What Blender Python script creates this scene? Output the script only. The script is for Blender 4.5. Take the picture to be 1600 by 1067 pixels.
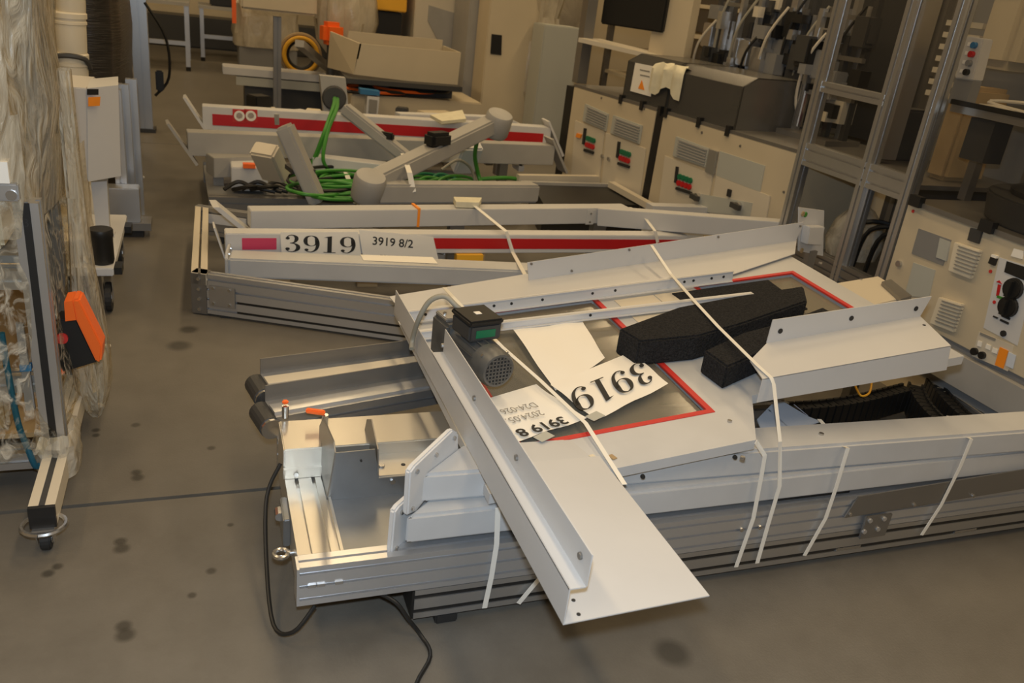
import bpy, bmesh, math, random
from mathutils import Vector as V, Matrix
random.seed(7)
for o in list(bpy.data.objects): bpy.data.objects.remove(o)
SC = bpy.context.scene
COL = SC.collection
# ------------------------------------------------------------------ camera
F, H = 1291.0, 1.45                       # focal length in px of the 1600 px frame, eye height
PITCH, ROLL, YAW = math.radians(23.2), math.radians(7.1), math.radians(-22)
_f = V((0, math.cos(PITCH), -math.sin(PITCH))); _r = V((1, 0, 0)); _u = _r.cross(_f)
_r2 = _r*math.cos(ROLL) + _u*math.sin(ROLL); _u2 = _u*math.cos(ROLL) - _r*math.sin(ROLL)
_Z = Matrix.Rotation(YAW, 3, 'Z')
CR, CU, CF = _Z @ _r2, _Z @ _u2, _Z @ _f
CAM = V((0, 0, H))
cd = bpy.data.cameras.new('camera'); cam = bpy.data.objects.new('camera', cd); COL.objects.link(cam)
cd.sensor_width = 36; cd.lens = F/1600*36; cd.clip_start = 0.05; cd.clip_end = 100
cam.matrix_world = Matrix(((CR.x, CU.x, -CF.x, 0), (CR.y, CU.y, -CF.y, 0), (CR.z, CU.z, -CF.z, H), (0, 0, 0, 1)))
cd.dof.use_dof = True; cd.dof.focus_distance = 2.3; cd.dof.aperture_fstop = 5.6
SC.camera = cam
# ------------------------------------------------------------------ world, lamps, exposure
w = bpy.data.worlds.new('world'); SC.world = w; w.use_nodes = True
w.node_tree.nodes['Background'].inputs[0].default_value = (1, .82, .55, 1)
w.node_tree.nodes['Background'].inputs[1].default_value = 0.1
def area(name, loc, sx, sy, power, col, rot=(0, 0, 0)):
    l = bpy.data.lights.new(name, 'AREA'); l.shape = 'RECTANGLE'; l.size = sx; l.size_y = sy
    l.energy = power; l.color = col
    o = bpy.data.objects.new(name, l); COL.objects.link(o); o.location = loc; o.rotation_euler = rot
    return o
WARM = (1.0, .74, .42)
for lx in (-2.2, 1.4, 5.0):
    for ly in (-1.0, 3.0, 7.0, 11.0):
        area('ceiling_lamp', (lx, ly, 5.6), .5, 2.6, 44, WARM)
fl = bpy.data.lights.new('camera_flash', 'POINT'); fl.energy = 82; fl.color = (.72, .86, 1.0); fl.shadow_soft_size = .03
flo = bpy.data.objects.new('camera_flash', fl); COL.objects.link(flo); flo.location = CAM + CU*.11 - CF*.02
vs = SC.view_settings; vs.view_transform = 'Standard'; vs.look = 'None'; vs.gamma = 1; vs.use_curve_mapping = False
vs.exposure = 0.32
# ------------------------------------------------------------------ pixel -> place
def ray(x, y): return CR*((x-800)/F) - CU*((y-533.5)/F) + CF
def P(x, y, h=0.0):
    d = ray(x, y); return CAM + d*((h-H)/d.z)
def PX(x, y, X):
    d = ray(x, y); return CAM + d*(X/d.x)
def PY(x, y, Y):
    d = ray(x, y); return CAM + d*(Y/d.y)
def PL(x, y, o, n):
    d = ray(x, y); return CAM + d*((o-CAM).dot(n)/d.dot(n))
PA, PB, PZ0 = .12, .03, .45               # the slanting top door panel of the front pile
def panz(x, y): return PZ0 + PA*(x-1.3) + PB*(y-1.5)
def PP(x, y, dl=0.0):
    d = ray(x, y); t = (PZ0 + dl - 1.3*PA - 1.5*PB - H)/(d.z - PA*d.x - PB*d.y); return CAM + d*t
# ------------------------------------------------------------------ materials
M = {}
def mat(name, col, rough=.5, metal=0.0, noise=0.0, nscale=8.0, bump=0.0, bscale=60.0, spec=.5, stretch=None, dark=None):
    m = bpy.data.materials.new(name); m.use_nodes = True; nt = m.node_tree; b = nt.nodes['Principled BSDF']
    b.inputs['Base Color'].default_value = (*col, 1); b.inputs['Roughness'].default_value = rough
    b.inputs['Metallic'].default_value = metal; b.inputs['Specular IOR Level'].default_value = spec
    tc = nt.nodes.new('ShaderNodeTexCoord'); src = tc.outputs['Object']
    if stretch:
        mp = nt.nodes.new('ShaderNodeMapping'); mp.inputs['Scale'].default_value = stretch
        nt.links.new(src, mp.inputs['Vector']); src = mp.outputs['Vector']
    if noise:
        n = nt.nodes.new('ShaderNodeTexNoise'); n.inputs['Scale'].default_value = nscale; n.inputs['Detail'].default_value = 5
        nt.links.new(src, n.inputs['Vector'])
        r = nt.nodes.new('ShaderNodeValToRGB')
        d = dark or tuple(c*(1-noise) for c in col)
        r.color_ramp.elements[0].position = .3; r.color_ramp.elements[0].color = (*d, 1)
        r.color_ramp.elements[1].position = .62; r.color_ramp.elements[1].color = (*col, 1)
        nt.links.new(n.outputs['Fac'], r.inputs['Fac']); nt.links.new(r.outputs['Color'], b.inputs['Base Color'])
    if bump:
        n2 = nt.nodes.new('ShaderNodeTexNoise'); n2.inputs['Scale'].default_value = bscale; n2.inputs['Detail'].default_value = 4
        nt.links.new(src, n2.inputs['Vector'])
        bp = nt.nodes.new('ShaderNodeBump'); bp.inputs['Strength'].default_value = bump; bp.inputs['Distance'].default_value = .01
        nt.links.new(n2.outputs['Fac'], bp.inputs['Height']); nt.links.new(bp.outputs['Normal'], b.inputs['Normal'])
    M[name] = m; return m
mat('white', (.53, .535, .54), .45, noise=.10, nscale=5)
mat('white_clean', (.62, .62, .62), .4)
mat('sheet', (.56, .56, .56), .42, noise=.05, nscale=4)
mat('grey_paint', (.38, .37, .35), .5, noise=.12, nscale=4)
mat('alu', (.56, .56, .56), .36, .85, noise=.07, nscale=3)
mat('alu_bright', (.62, .63, .65), .30, .75)
mat('alu_dark', (.27, .26, .245), .42, .7, noise=.1, nscale=3)
mat('galv', (.30, .31, .32), .36, .8, noise=.16, nscale=9)
mat('sheet_metal', (.62, .59, .53), .33, .75, noise=.06, nscale=3)
mat('steel', (.6, .6, .6), .25, .95)
mat('black', (.012, .012, .012), .45)
mat('rubber', (.02, .02, .02), .7)
mat('foam', (.026, .026, .028), .95, noise=.75, nscale=190, bump=1.0, bscale=150, spec=.25)
mat('red', (.50, .012, .015), .4)
mat('seal', (.55, .03, .025), .5)
mat('orange', (.95, .16, .02), .4)
mat('orange_sticker', (.95, .30, .02), .5)
mat('yellow', (.85, .45, .03), .5)
mat('beige', (.58, .50, .36), .5, noise=.06, nscale=3)
mat('beige_light', (.62, .56, .45), .5)
mat('louver', (.44, .45, .41), .5)
mat('board_grey', (.30, .28, .23), .5)
mat('paper', (.86, .83, .76), .8)
mat('ink', (.02, .02, .02), .7)
mat('ink_grey', (.25, .24, .22), .7)
mat('strap', (.82, .80, .74), .4)
mat('green', (.05, .25, .03), .45)
mat('green_dark', (.01, .16, .07), .5)
mat('blue', (.03, .16, .35), .45)
mat('hose_blue', (.01, .09, .15), .4)
mat('bucket', (.70, .63, .49), .45)
mat('bin', (.56, .54, .51), .5)
mat('cable_grey', (.33, .31, .25), .55)
mat('dark_grey', (.045, .045, .045), .5)
mat('mid_grey', (.22, .22, .22), .5)
mat('motor', (.15, .15, .145), .42, .4, noise=.35, nscale=14)
mat('smoke', (.10, .095, .085), .25)
mat('hall_wall', (.42, .36, .26), .8, noise=.1, nscale=2)
mat('cardboard', (.42, .30, .16), .8, noise=.15, nscale=10)
mat('black_wrap', (.035, .03, .026), .3, noise=.5, nscale=6, stretch=(1, 1, 14), bump=.5, bscale=9)
mat('cloth', (.72, .68, .52), .9, noise=.12, nscale=20)
mat('magenta', (.62, .05, .13), .45)
mat('pale_blue', (.62, .68, .78), .5)
def film(name, lo, hi, col, stretch):
    m = bpy.data.materials.new(name); m.use_nodes = True; nt = m.node_tree; N = nt.nodes; b = N['Principled BSDF']; out = N['Material Output']
    b.inputs['Base Color'].default_value = (*col, 1); b.inputs['Roughness'].default_value = .22
    tr = N.new('ShaderNodeBsdfTransparent'); tr.inputs[0].default_value = (.95, .92, .85, 1)
    tc = N.new('ShaderNodeTexCoord'); mp = N.new('ShaderNodeMapping'); mp.inputs['Scale'].default_value = stretch
    n = N.new('ShaderNodeTexNoise'); n.inputs['Scale'].default_value = 5; n.inputs['Detail'].default_value = 6; n.inputs['Distortion'].default_value = 1.2
    mr = N.new('ShaderNodeMapRange'); mr.inputs['From Min'].default_value = .35; mr.inputs['From Max'].default_value = .68
    mr.inputs['To Min'].default_value = lo; mr.inputs['To Max'].default_value = hi
    mx = N.new('ShaderNodeMixShader'); bp = N.new('ShaderNodeBump'); bp.inputs['Strength'].default_value = .9; bp.inputs['Distance'].default_value = .02
    L = nt.links.new
    L(tc.outputs['Object'], mp.inputs['Vector']); L(mp.outputs['Vector'], n.inputs['Vector']); L(n.outputs['Fac'], mr.inputs['Value'])
    L(mr.outputs['Result'], mx.inputs['Fac']); L(tr.outputs[0], mx.inputs[1]); L(b.outputs[0], mx.inputs[2]); L(mx.outputs[0], out.inputs['Surface'])
    L(n.outputs['Fac'], bp.inputs['Height']); L(bp.outputs['Normal'], b.inputs['Normal'])
    M[name] = m
film('film', .25, .9, (.62, .55, .42), (6, 6, 1.6))
film('film_light', -.35, .7, (.70, .64, .52), (5, 5, 4))
film('film_soft', .55, .85, (.60, .54, .43), (1.2, 1.2, .6))
film('film_white', .25, .8, (.72, .66, .54), (2, 2, 1.2))
def glassy(name, tint, col, fac, rough=.06):
    m = bpy.data.materials.new(name); m.use_nodes = True; nt = m.node_tree; N = nt.nodes; b = N['Principled BSDF']; out = N['Material Output']
    b.inputs['Base Color'].default_value = (*col, 1); b.inputs['Roughness'].default_value = rough
    tr = N.new('ShaderNodeBsdfTransparent'); tr.inputs[0].default_value = (*tint, 1)
    mx = N.new('ShaderNodeMixShader'); mx.inputs['Fac'].default_value = fac
    nt.links.new(tr.outputs[0], mx.inputs[1]); nt.links.new(b.outputs[0], mx.inputs[2]); nt.links.new(mx.outputs[0], out.inputs['Surface'])
    M[name] = m
glassy('pane', (.92, .90, .85), (.30, .28, .23), .5, .12)
glassy('pane_clear', (.93, .92, .9), (.05, .045, .04), .07)
glassy('smoke_pane', (.42, .40, .36), (.13, .125, .115), .55, .15)
# ------------------------------------------------------------------ mesh builder
class MB:
    def __init__(s): s.v = []; s.f = []; s.sm = False
    def add(s, vs, fs):
        o = len(s.v); s.v += [V(p) for p in vs]; s.f += [tuple(i+o for i in f) for f in fs]; return s
    def prism(s, pts, ext):
        n = len(pts); ext = V(ext); pts = [V(p) for p in pts]
        nn = V((0, 0, 0))
        for i in range(n): nn += pts[i].cross(pts[(i+1) % n])
        if nn.dot(ext) > 0: pts = pts[::-1]
        return s.add(pts + [p+ext for p in pts], [tuple(range(n)), tuple(range(2*n-1, n-1, -1))] + [((i+1) % n, i, i+n, (i+1) % n+n) for i in range(n)])
    def box(s, c, size, rz=0.0):
        c = V(c); x, y, z = [k/2 for k in size]; R = Matrix.Rotation(rz, 3, 'Z')
        return s.prism([c+R @ V(p) for p in ((-x, -y, -z), (x, -y, -z), (x, y, -z), (-x, y, -z))], (0, 0, 2*z))
    def lo(s, a, b):
        a, b = V(a), V(b); return s.box((a+b)/2, [abs(k) for k in (b-a)])
    def edge(s, a, b, wd, ht, slots_top=0, slots_side=0, sl=.009, dp=.012):
        """bar whose near top edge runs a-b: wd goes away from the camera, ht goes down; optional grooves"""
        a, b = V(a), V(b); d = (b-a).normalized(); back = V((0, 0, 1)).cross(d)
        mid = (a+b)/2 - CAM
        if back.dot(V((mid.x, mid.y, 0))) < 0: back = -back
        back.normalize(); dn = d.cross(back).normalized()
        if dn.z > 0: dn = -dn
        sec = []
        def run(p0, p1, inn, n):
            sec.append(p0); L = (p1-p0); u = L.normalized(); LL = L.length
            for k in range(n):
                c = LL*(k+.5)/n
                for q in (p0+u*(c-sl/2), p0+u*(c-sl/2)+inn*dp, p0+u*(c+sl/2)+inn*dp, p0+u*(c+sl/2)): sec.append(q)
        A, B, C, D = V((0, 0)), V((wd, 0)), V((wd, ht)), V((0, ht))
        run(A, B, V((0, 1)), slots_top); run(B, C, V((-1, 0)), slots_side); run(C, D, V((0, -1)), slots_top); run(D, A, V((1, 0)), slots_side)
        return s.prism([a+back*p.x+dn*p.y for p in sec], b-a)
    def bar(s, a, b, wd, ht, up=(0, 0, 1)):
        a, b = V(a), V(b); d = (b-a).normalized(); up = V(up)
        if abs(d.dot(up)) > .98: up = V((0, 1, 0))
        sd = d.cross(up).normalized(); up = sd.cross(d).normalized()
        return s.prism([a-sd*wd/2-up*ht/2, a+sd*wd/2-up*ht/2, a+sd*wd/2+up*ht/2, a-sd*wd/2+up*ht/2], b-a)
    def cyl(s, a, b, r0, r1=None, n=16):
        a, b = V(a), V(b); r1 = r0 if r1 is None else r1; d = (b-a).normalized(); t = V((0, 0, 1)) if abs(d.z) < .9 else V((1, 0, 0))
        x = d.cross(t).normalized(); y = d.cross(x)
        vs = []
        for p, r in ((a, r0), (b, r1)):
            for k in range(n):
                q = 2*math.pi*k/n; vs.append(p + x*(r*math.cos(q)) + y*(r*math.sin(q)))
        return s.add(vs, [tuple(range(n)), tuple(range(2*n-1, n-1, -1))] + [((i+1) % n, i, i+n, (i+1) % n+n) for i in range(n)])
    def lathe(s, base, prof, n=24, axis=(0, 0, 1)):
        base = V(base); ax = V(axis).normalized(); t = V((0, 0, 1)) if abs(ax.z) < .9 else V((1, 0, 0)); x = ax.cross(t).normalized(); y = ax.cross(x)
        vs = []; m = len(prof)
        for r, h in prof:
            for k in range(n):
                q = 2*math.pi*k/n; vs.append(base + ax*h + x*(r*math.cos(q)) + y*(r*math.sin(q)))
        fs = [(j*n+k, j*n+(k+1) % n, (j+1)*n+(k+1) % n, (j+1)*n+k) for j in range(m-1) for k in range(n)]
        return s.add(vs, fs + [tuple(range(n-1, -1, -1)), tuple(range((m-1)*n, m*n))])
    def tube(s, pts, r, n=8, sub=5):
        pts = smooth(pts, sub); m = len(pts); vs = []; prev = None
        for i, p in enumerate(pts):
            d = (pts[min(i+1, m-1)] - pts[max(i-1, 0)]).normalized()
            if prev is None: prev = d.cross(V((0, 0, 1)) if abs(d.z) < .9 else V((1, 0, 0))).normalized()
            x = (prev - d*prev.dot(d)).normalized(); prev = x; y = d.cross(x)
            for k in range(n):
                q = 2*math.pi*k/n; vs.append(p + x*(r*math.cos(q)) + y*(r*math.sin(q)))
        s.sm = True
        return s.add(vs, [(j*n+k, j*n+(k+1) % n, (j+1)*n+(k+1) % n, (j+1)*n+k) for j in range(m-1) for k in range(n)] + [tuple(range(n-1, -1, -1)), tuple(range((m-1)*n, m*n))])
    def ribbon(s, pts, wd, th, side):
        """flat strap along pts; side = direction of its width"""
        pts = [V(p) for p in pts]; m = len(pts); vs = []
        for i, p in enumerate(pts):
            sd = V(side(i, p)) if callable(side) else V(side)
            d = (pts[min(i+1, m-1)] - pts[max(i-1, 0)]).normalized(); sd = (sd - d*sd.dot(d)).normalized(); nn = d.cross(sd).normalized()
            vs += [p-sd*wd/2-nn*th/2, p+sd*wd/2-nn*th/2, p+sd*wd/2+nn*th/2, p-sd*wd/2+nn*th/2]
        return s.add(vs, [(j*4+k, j*4+(k+1) % 4, (j+1)*4+(k+1) % 4, (j+1)*4+k) for j in range(m-1) for k in range(4)] + [(3, 2, 1, 0), tuple(range((m-1)*4, m*4))])
    def build(s, name, m, parent=None, bevel=0.0, smooth_=False):
        off = WL.get(parent.name, V((0, 0, 0))) if parent else None
        if off is None:
            zs = min(p.z for p in s.v); c = sum(s.v, V((0, 0, 0)))/len(s.v); off = V((c.x, c.y, zs))
        me = bpy.data.meshes.new(name); me.from_pydata([p-off for p in s.v], [], s.f); me.validate()
        bm = bmesh.new(); bm.from_mesh(me); bmesh.ops.recalc_face_normals(bm, faces=bm.faces)
        if bevel: bmesh.ops.bevel(bm, geom=[e for e in bm.edges if len(e.link_faces) == 2 and e.calc_face_angle(0) > .5], offset=bevel, segments=2, affect='EDGES', clamp_overlap=True)
        bm.to_mesh(me); bm.free()
        me.materials.append(M[m])
        if s.sm or smooth_:
            me.shade_smooth()
            try: me.set_sharp_from_angle(angle=math.radians(40))
            except Exception: pass
        o = bpy.data.objects.new(name, me); COL.objects.link(o)
        if parent: o.parent = parent
        else: o.location = off
        WL[o.name] = off
        return o
WL = {}
def smooth(pts, sub):
    pts = [V(p) for p in pts]
    if sub <= 1 or len(pts) < 3: return pts
    out = []; n = len(pts)
    for i in range(n-1):
        p0, p1, p2, p3 = pts[max(i-1, 0)], pts[i], pts[i+1], pts[min(i+2, n-1)]
        for k in range(sub):
            t = k/sub; out.append(.5*((2*p1) + (p2-p0)*t + (2*p0-5*p1+4*p2-p3)*t*t + (3*p1-p0-3*p2+p3)*t**3))
    return out + [pts[-1]]
def tag(o, label, cat, group=None):
    o['label'] = label; o['category'] = cat
    if group: o['group'] = group
    return o
def thing(name, label, cat, loc, group=None):
    o = bpy.data.objects.new(name, None); COL.objects.link(o); o.location = V(loc); o.empty_display_size = .1
    WL[o.name] = V(loc); return tag(o, label, cat, group)
def struct(o): o['kind'] = 'structure'; return o
def plate(name, pts, ext, m, parent=None, bevel=0.0): return MB().prism(pts, ext).build(name, m, parent, bevel)
def bolt(p, n, parent, r=.007, m='steel', name='bolt'):
    p, n = V(p), V(n).normalized()
    return MB().cyl(p-n*.002, p+n*.005, r, r*.9, 8).build(name, m, parent)
def hole(p, n, parent, r=.006, name='hole_rim'):
    p, n = V(p), V(n).normalized()
    return MB().cyl(p-n*.0005, p+n*.0012, r, r, 12).build(name, 'ink', parent)
def text(s, size, o, xd, yd, m, parent, bold=0.0, name='print', width=None, height=None):
    cu = bpy.data.curves.new('t', 'FONT'); cu.body = s; cu.size = size; cu.offset = bold; cu.resolution_u = 3
    ob = bpy.data.objects.new('t', cu); COL.objects.link(ob)
    dg = bpy.context.evaluated_depsgraph_get(); me = ob.evaluated_get(dg).to_mesh()
    xd, yd = V(xd).normalized(), V(yd).normalized(); nn = xd.cross(yd).normalized()
    xs = [v.co.x for v in me.vertices]; ys = [v.co.y for v in me.vertices]; kx = width/(max(xs)-min(xs)) if width else 1.0; ky = height/(max(ys)-min(ys)) if height else 1.0
    mb = MB(); mb.add([V(o)+xd*(v.co.x-min(xs))*kx+yd*v.co.y*ky+nn*.0009 for v in me.vertices], [tuple(p.vertices) for p in me.polygons])
    bpy.data.objects.remove(ob); bpy.data.curves.remove(cu)
    return mb.build(name, m, parent)
def stroke(mb, pts, fn):
    pts = [V((a, b, c)) for a, b, c in pts]; pts = smooth(pts, 6); n = len(pts); vs = []
    for i, p in enumerate(pts):
        d = pts[min(i+1, n-1)]-pts[max(i-1, 0)]; d = V((d.x, d.y)).normalized(); s = V((-d.y, d.x))*p.z/2
        vs += [fn(p.x+s.x, p.y+s.y), fn(p.x-s.x, p.y-s.y)]
    mb.add(vs, [(2*i, 2*i+1, 2*i+3, 2*i+2) for i in range(n-1)])
def disc(mb, x, y, r, fn): mb.add([fn(x+r*math.cos(k*.524), y+r*math.sin(k*.524)) for k in range(12)], [tuple(range(12))])
def didone(s, size, o, xd, yd, m, parent, ysize=None):
    """high-contrast serif digits 1, 3 and 9"""
    o, xd, yd = V(o), V(xd).normalized(), V(yd).normalized(); nn = xd.cross(yd).normalized(); x0 = 0; ysize = ysize or size
    for ch in s:
        mb = MB(); fn = lambda x, y: o + xd*((x+x0)*size) + yd*(y*ysize) + nn*.0009
        if ch == '1':
            mb.add([fn(.22, .02), fn(.38, .02), fn(.38, 1), fn(.22, .96)], [(0, 1, 2, 3)]); mb.add([fn(.08, 0), fn(.52, 0), fn(.52, .04), fn(.08, .04)], [(0, 1, 2, 3)])
            mb.add([fn(.08, .9), fn(.22, .9), fn(.38, 1), fn(.22, .96)], [(0, 1, 2, 3)])
        elif ch == '9':
            stroke(mb, [(.3, .985, .03), (.14, .9, .09), (.09, .68, .15), (.14, .47, .1), (.3, .385, .03), (.45, .47, .06), (.5, .68, .15), (.45, .9, .09), (.3, .985, .03)], fn)
            stroke(mb, [(.52, .7, .12), (.53, .45, .13), (.47, .18, .10), (.32, .03, .05), (.18, .04, .04), (.1, .12, .05)], fn); disc(mb, .13, .15, .075, fn)
        elif ch == '3':
            stroke(mb, [(.08, .82, .04), (.16, .95, .04), (.3, .985, .05), (.42, .88, .13), (.42, .7, .13), (.34, .56, .06), (.2, .52, .03)], fn); disc(mb, .12, .8, .075, fn)
            stroke(mb, [(.2, .52, .03), (.36, .49, .06), (.48, .36, .14), (.47, .17, .14), (.34, .03, .06), (.18, .02, .04), (.06, .14, .04)], fn); disc(mb, .12, .18, .08, fn)
        mb.build('digit', m, parent); x0 += .66
def boltsq(pts, n, parent, r=.007, m='steel'):
    for p in pts: bolt(p, n, parent, r, m)
# ================================================================== the setting
def concrete():
    m = bpy.data.materials.new('concrete'); m.use_nodes = True; nt = m.node_tree; N = nt.nodes; L = nt.links.new; b = N['Principled BSDF']
    g = N.new('ShaderNodeNewGeometry')
    def noise(sc, det, ro=.6):
        n = N.new('ShaderNodeTexNoise'); n.inputs['Scale'].default_value = sc; n.inputs['Detail'].default_value = det; n.inputs['Roughness'].default_value = ro
        L(g.outputs['Position'], n.inputs['Vector']); return n
    n1, n2, n3 = noise(1.1, 5), noise(9, 8, .7), noise(160, 2)
    r = N.new('ShaderNodeValToRGB'); e = r.color_ramp.elements
    e[0].position = .3; e[0].color = (.112, .101, .084, 1); e[1].position = .7; e[1].color = (.165, .151, .128, 1)
    mixf = N.new('ShaderNodeMath'); mixf.operation = 'MULTIPLY_ADD'; mixf.inputs[1].default_value = .55
    L(n2.outputs['Fac'], mixf.inputs[0]); 
    h = N.new('ShaderNodeMath'); h.operation = 'MULTIPLY'; h.inputs[1].default_value = .45; L(n1.outputs['Fac'], h.inputs[0]); L(h.outputs[0], mixf.inputs[2])
    L(mixf.outputs[0], r.inputs['Fac'])
    last = None
    stains = [(188, 846, .018), (190, 857, .022), (193, 978, .02), (196, 992, .024), (213, 738, .017), (215, 746, .02), (212, 664, .016), (150, 680, .013), (112, 698, .016), (330, 892, .014), (75, 896, .016), (330, 700, .014), (280, 540, .05), (300, 930, .012), (1050, 1020, .05), (360, 820, .01), (90, 885, .014), (150, 672, .014), (295, 515, .04)]
    for x, y, rad in stains:
        p = P(x, y)
        d = N.new('ShaderNodeVectorMath'); d.operation = 'DISTANCE'; d.inputs[1].default_value = p; L(g.outputs['Position'], d.inputs[0])
        mr = N.new('ShaderNodeMapRange'); mr.inputs['From Min'].default_value = rad*.55; mr.inputs['From Max'].default_value = rad*1.15
        mr.inputs['To Min'].default_value = .42; mr.inputs['To Max'].default_value = 1.0; L(d.outputs['Value'], mr.inputs['Value'])
        if last is None: last = mr.outputs[0]
        else:
            mu = N.new('ShaderNodeMath'); mu.operation = 'MULTIPLY'; L(last, mu.inputs[0]); L(mr.outputs[0], mu.inputs[1]); last = mu.outputs[0]
    sc = N.new('ShaderNodeVectorMath'); sc.operation = 'SCALE'; L(r.outputs['Color'], sc.inputs[0]); L(last, sc.inputs['Scale']); L(sc.outputs[0], b.inputs['Base Color'])
    mr = N.new('ShaderNodeMapRange'); mr.inputs['To Min'].default_value = .42; mr.inputs['To Max'].default_value = .62; L(n2.outputs['Fac'], mr.inputs['Value']); L(mr.outputs[0], b.inputs['Roughness'])
    bp = N.new('ShaderNodeBump'); bp.inputs['Strength'].default_value = .12; bp.inputs['Distance'].default_value = .004; L(n3.outputs['Fac'], bp.inputs['Height']); L(bp.outputs['Normal'], b.inputs['Normal'])
    M['concrete'] = m
concrete()
mat('joint', (.05, .04, .03), .9)
fl_ = struct(MB().lo((-5, -3, -.06), (9, 19, -.012)).build('floor', 'joint'))
JY = P(215, 782).y
for i, (y0, y1) in enumerate(((-3, JY-.008), (JY+.008, JY+4.9), (JY+4.908, JY+9.8), (JY+9.808, 19))):
    for x0, x1 in ((-5, -1.506), (-1.498, 4.1), (4.108, 9)):
        MB().lo((x0, y0, -.012), (x1, y1, 0)).build('slab', 'concrete', fl_)
struct(MB().lo((-5, 19, 0), (9, 19.2, 6)).build('wall_back', 'hall_wall'))
struct(MB().lo((9, -3, 0), (9.2, 19.2, 6)).build('wall_right', 'hall_wall'))
struct(MB().lo((-5.2, -3, 0), (-5, 19.2, 6)).build('wall_left', 'hall_wall'))
struct(MB().lo((-5.2, -3.2, 0), (9.2, -3, 6)).build('wall_front', 'hall_wall'))
struct(MB().lo((-5.2, -3.2, 6), (9.2, 19.2, 6.2)).build('ceiling', 'hall_wall'))

# ================================================================== front pile
XR = 2.78     # right ends, past the frame
# -- foot blocks and lowest profile bar
for k, x in enumerate((.525, 2.7)):
    t = MB().lo((x-.028, 1.50, 0), (x+.028, 1.575, .03)).build('foot_block', 'rubber', None, .004)
    tag(t, 'black rubber foot block under the lowest aluminium profile of the pile', 'foot', 'foot blocks under the strapped pile')
t = thing('aluminium_profile', 'lowest long slotted aluminium profile bar of the front strapped pile', 'profile bar', (.44, 1.5, .03))
MB().edge((.44, 1.5, .115), (XR, 1.5, .115), .09, .085, 2, 2, .013, .012).build('extrusion', 'alu', t)
for zz in (.0938, .0512): MB().lo((.44, 1.503, zz-.0063), (XR, 1.5125, zz+.0063)).build('slot_shade', 'black', t)  # black fill paints the grooves dark, as the flash would light them
MB().lo((.434, 1.502, .032), (.44, 1.588, .113)).build('end_cap', 'black', t)
for x in (1.70, 2.16): MB().lo((x, 1.4985, .046), (x+.09, 1.504, .056)).build('slot_nut', 'steel', t)
# -- base frame with deck
t = thing('conveyor_bed', 'aluminium profile base frame with a sheet-metal deck at the bottom of the front pile', 'machine base', (.17, 1.5, .117))
MB().edge((.172, 1.5, .224), (XR, 1.5, .224), .045, .107, 1, 3, .008, .008).build('long_profile', 'alu_bright', t)
MB().edge((.172, 2.06, .224), (1.9, 2.06, .224), .045, .107, 1, 3).build('long_profile', 'alu', t)
mb = MB(); a0, a1, b0, b1 = .172, .275, 1.5455, 2.06
sec = [(a0, .224), (.196, .224), (.196, .214), (.205, .214), (.205, .224), (.238, .224), (.238, .214), (.247, .214), (.247, .224), (.262, .224), (.262, .217), (.268, .217), (.268, .224), (a1, .224), (a1, .12), (a0, .12)]
mb.prism([(x, b0, z) for x, z in sec], (0, b1-b0, 0)).build('end_profile', 'sheet_metal', t)
MB().lo((.275, 1.5455, .205), (1.25, 2.06, .213)).build('deck', 'galv', t)
MB().lo((.166, 1.497, .12), (.172, 1.545, .222)).build('end_cap', 'alu_bright', t)
for x, zz in ((.21, .172), (.25, .172), (.19, .172)): MB().lo((x, 1.496, zz-.004), (x+.018, 1.501, zz+.004)).build('slot_nut', 'steel', t)
for x in (1.34, 1.40): bolt((x, 1.5, .172), (0, -1, 0), t)
# side fittings left of the base (eye bolt, bracket, cable)
for px_, py_, r in ((452, 865, .016),):
    p = V((.155, 1.62, .175)); e = thing('eye_bolt', 'steel ring eye bolt screwed into the left end of the machine base', 'eye bolt', p)
    mb = MB(); pts = [p+V((-.012+math.cos(k*.3927)*.016, math.sin(k*.3927)*.016, 0)) for k in range(17)]
    mb.tube(pts, .006, 8, 1).build('ring', 'steel', e); MB().cyl(p+V((.002, 0, 0)), p+V((.018, 0, 0)), .007).build('shank', 'steel', e)
e = thing('latch_bracket', 'galvanised latch bracket with bolt on the left end of the machine base', 'bracket', (.15, 1.75, .14))
MB().lo((.155, 1.70, .13), (.1715, 1.80, .21)).build('plate', 'galv', e, .003)
MB().cyl((.15, 1.735, .195), (.15, 1.765, .195), .012, None, 10).build('bolt', 'steel', e)
tag(MB().tube([(.162, 1.86, .27), (.125, 1.82, .20), (.115, 1.7, .10), (.12, 1.55, .03), (.16, 1.50, .045), (.21, 1.52, .095)], .005).build('cable', 'black'), 'thin black cable hanging off the left end of the machine base', 'cable')
tag(MB().tube([(.34, 1.53, .112), (.39, 1.49, .10), (.42, 1.47, .06), (.45, 1.46, .015), (.46, 1.4, .005), (.40, 1.3, .005), (.42, 1.15, .005), (.36, 1.0, .005)], .005).build('cable', 'black'), 'thin black cable running from the pile out over the concrete', 'cable')
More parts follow.
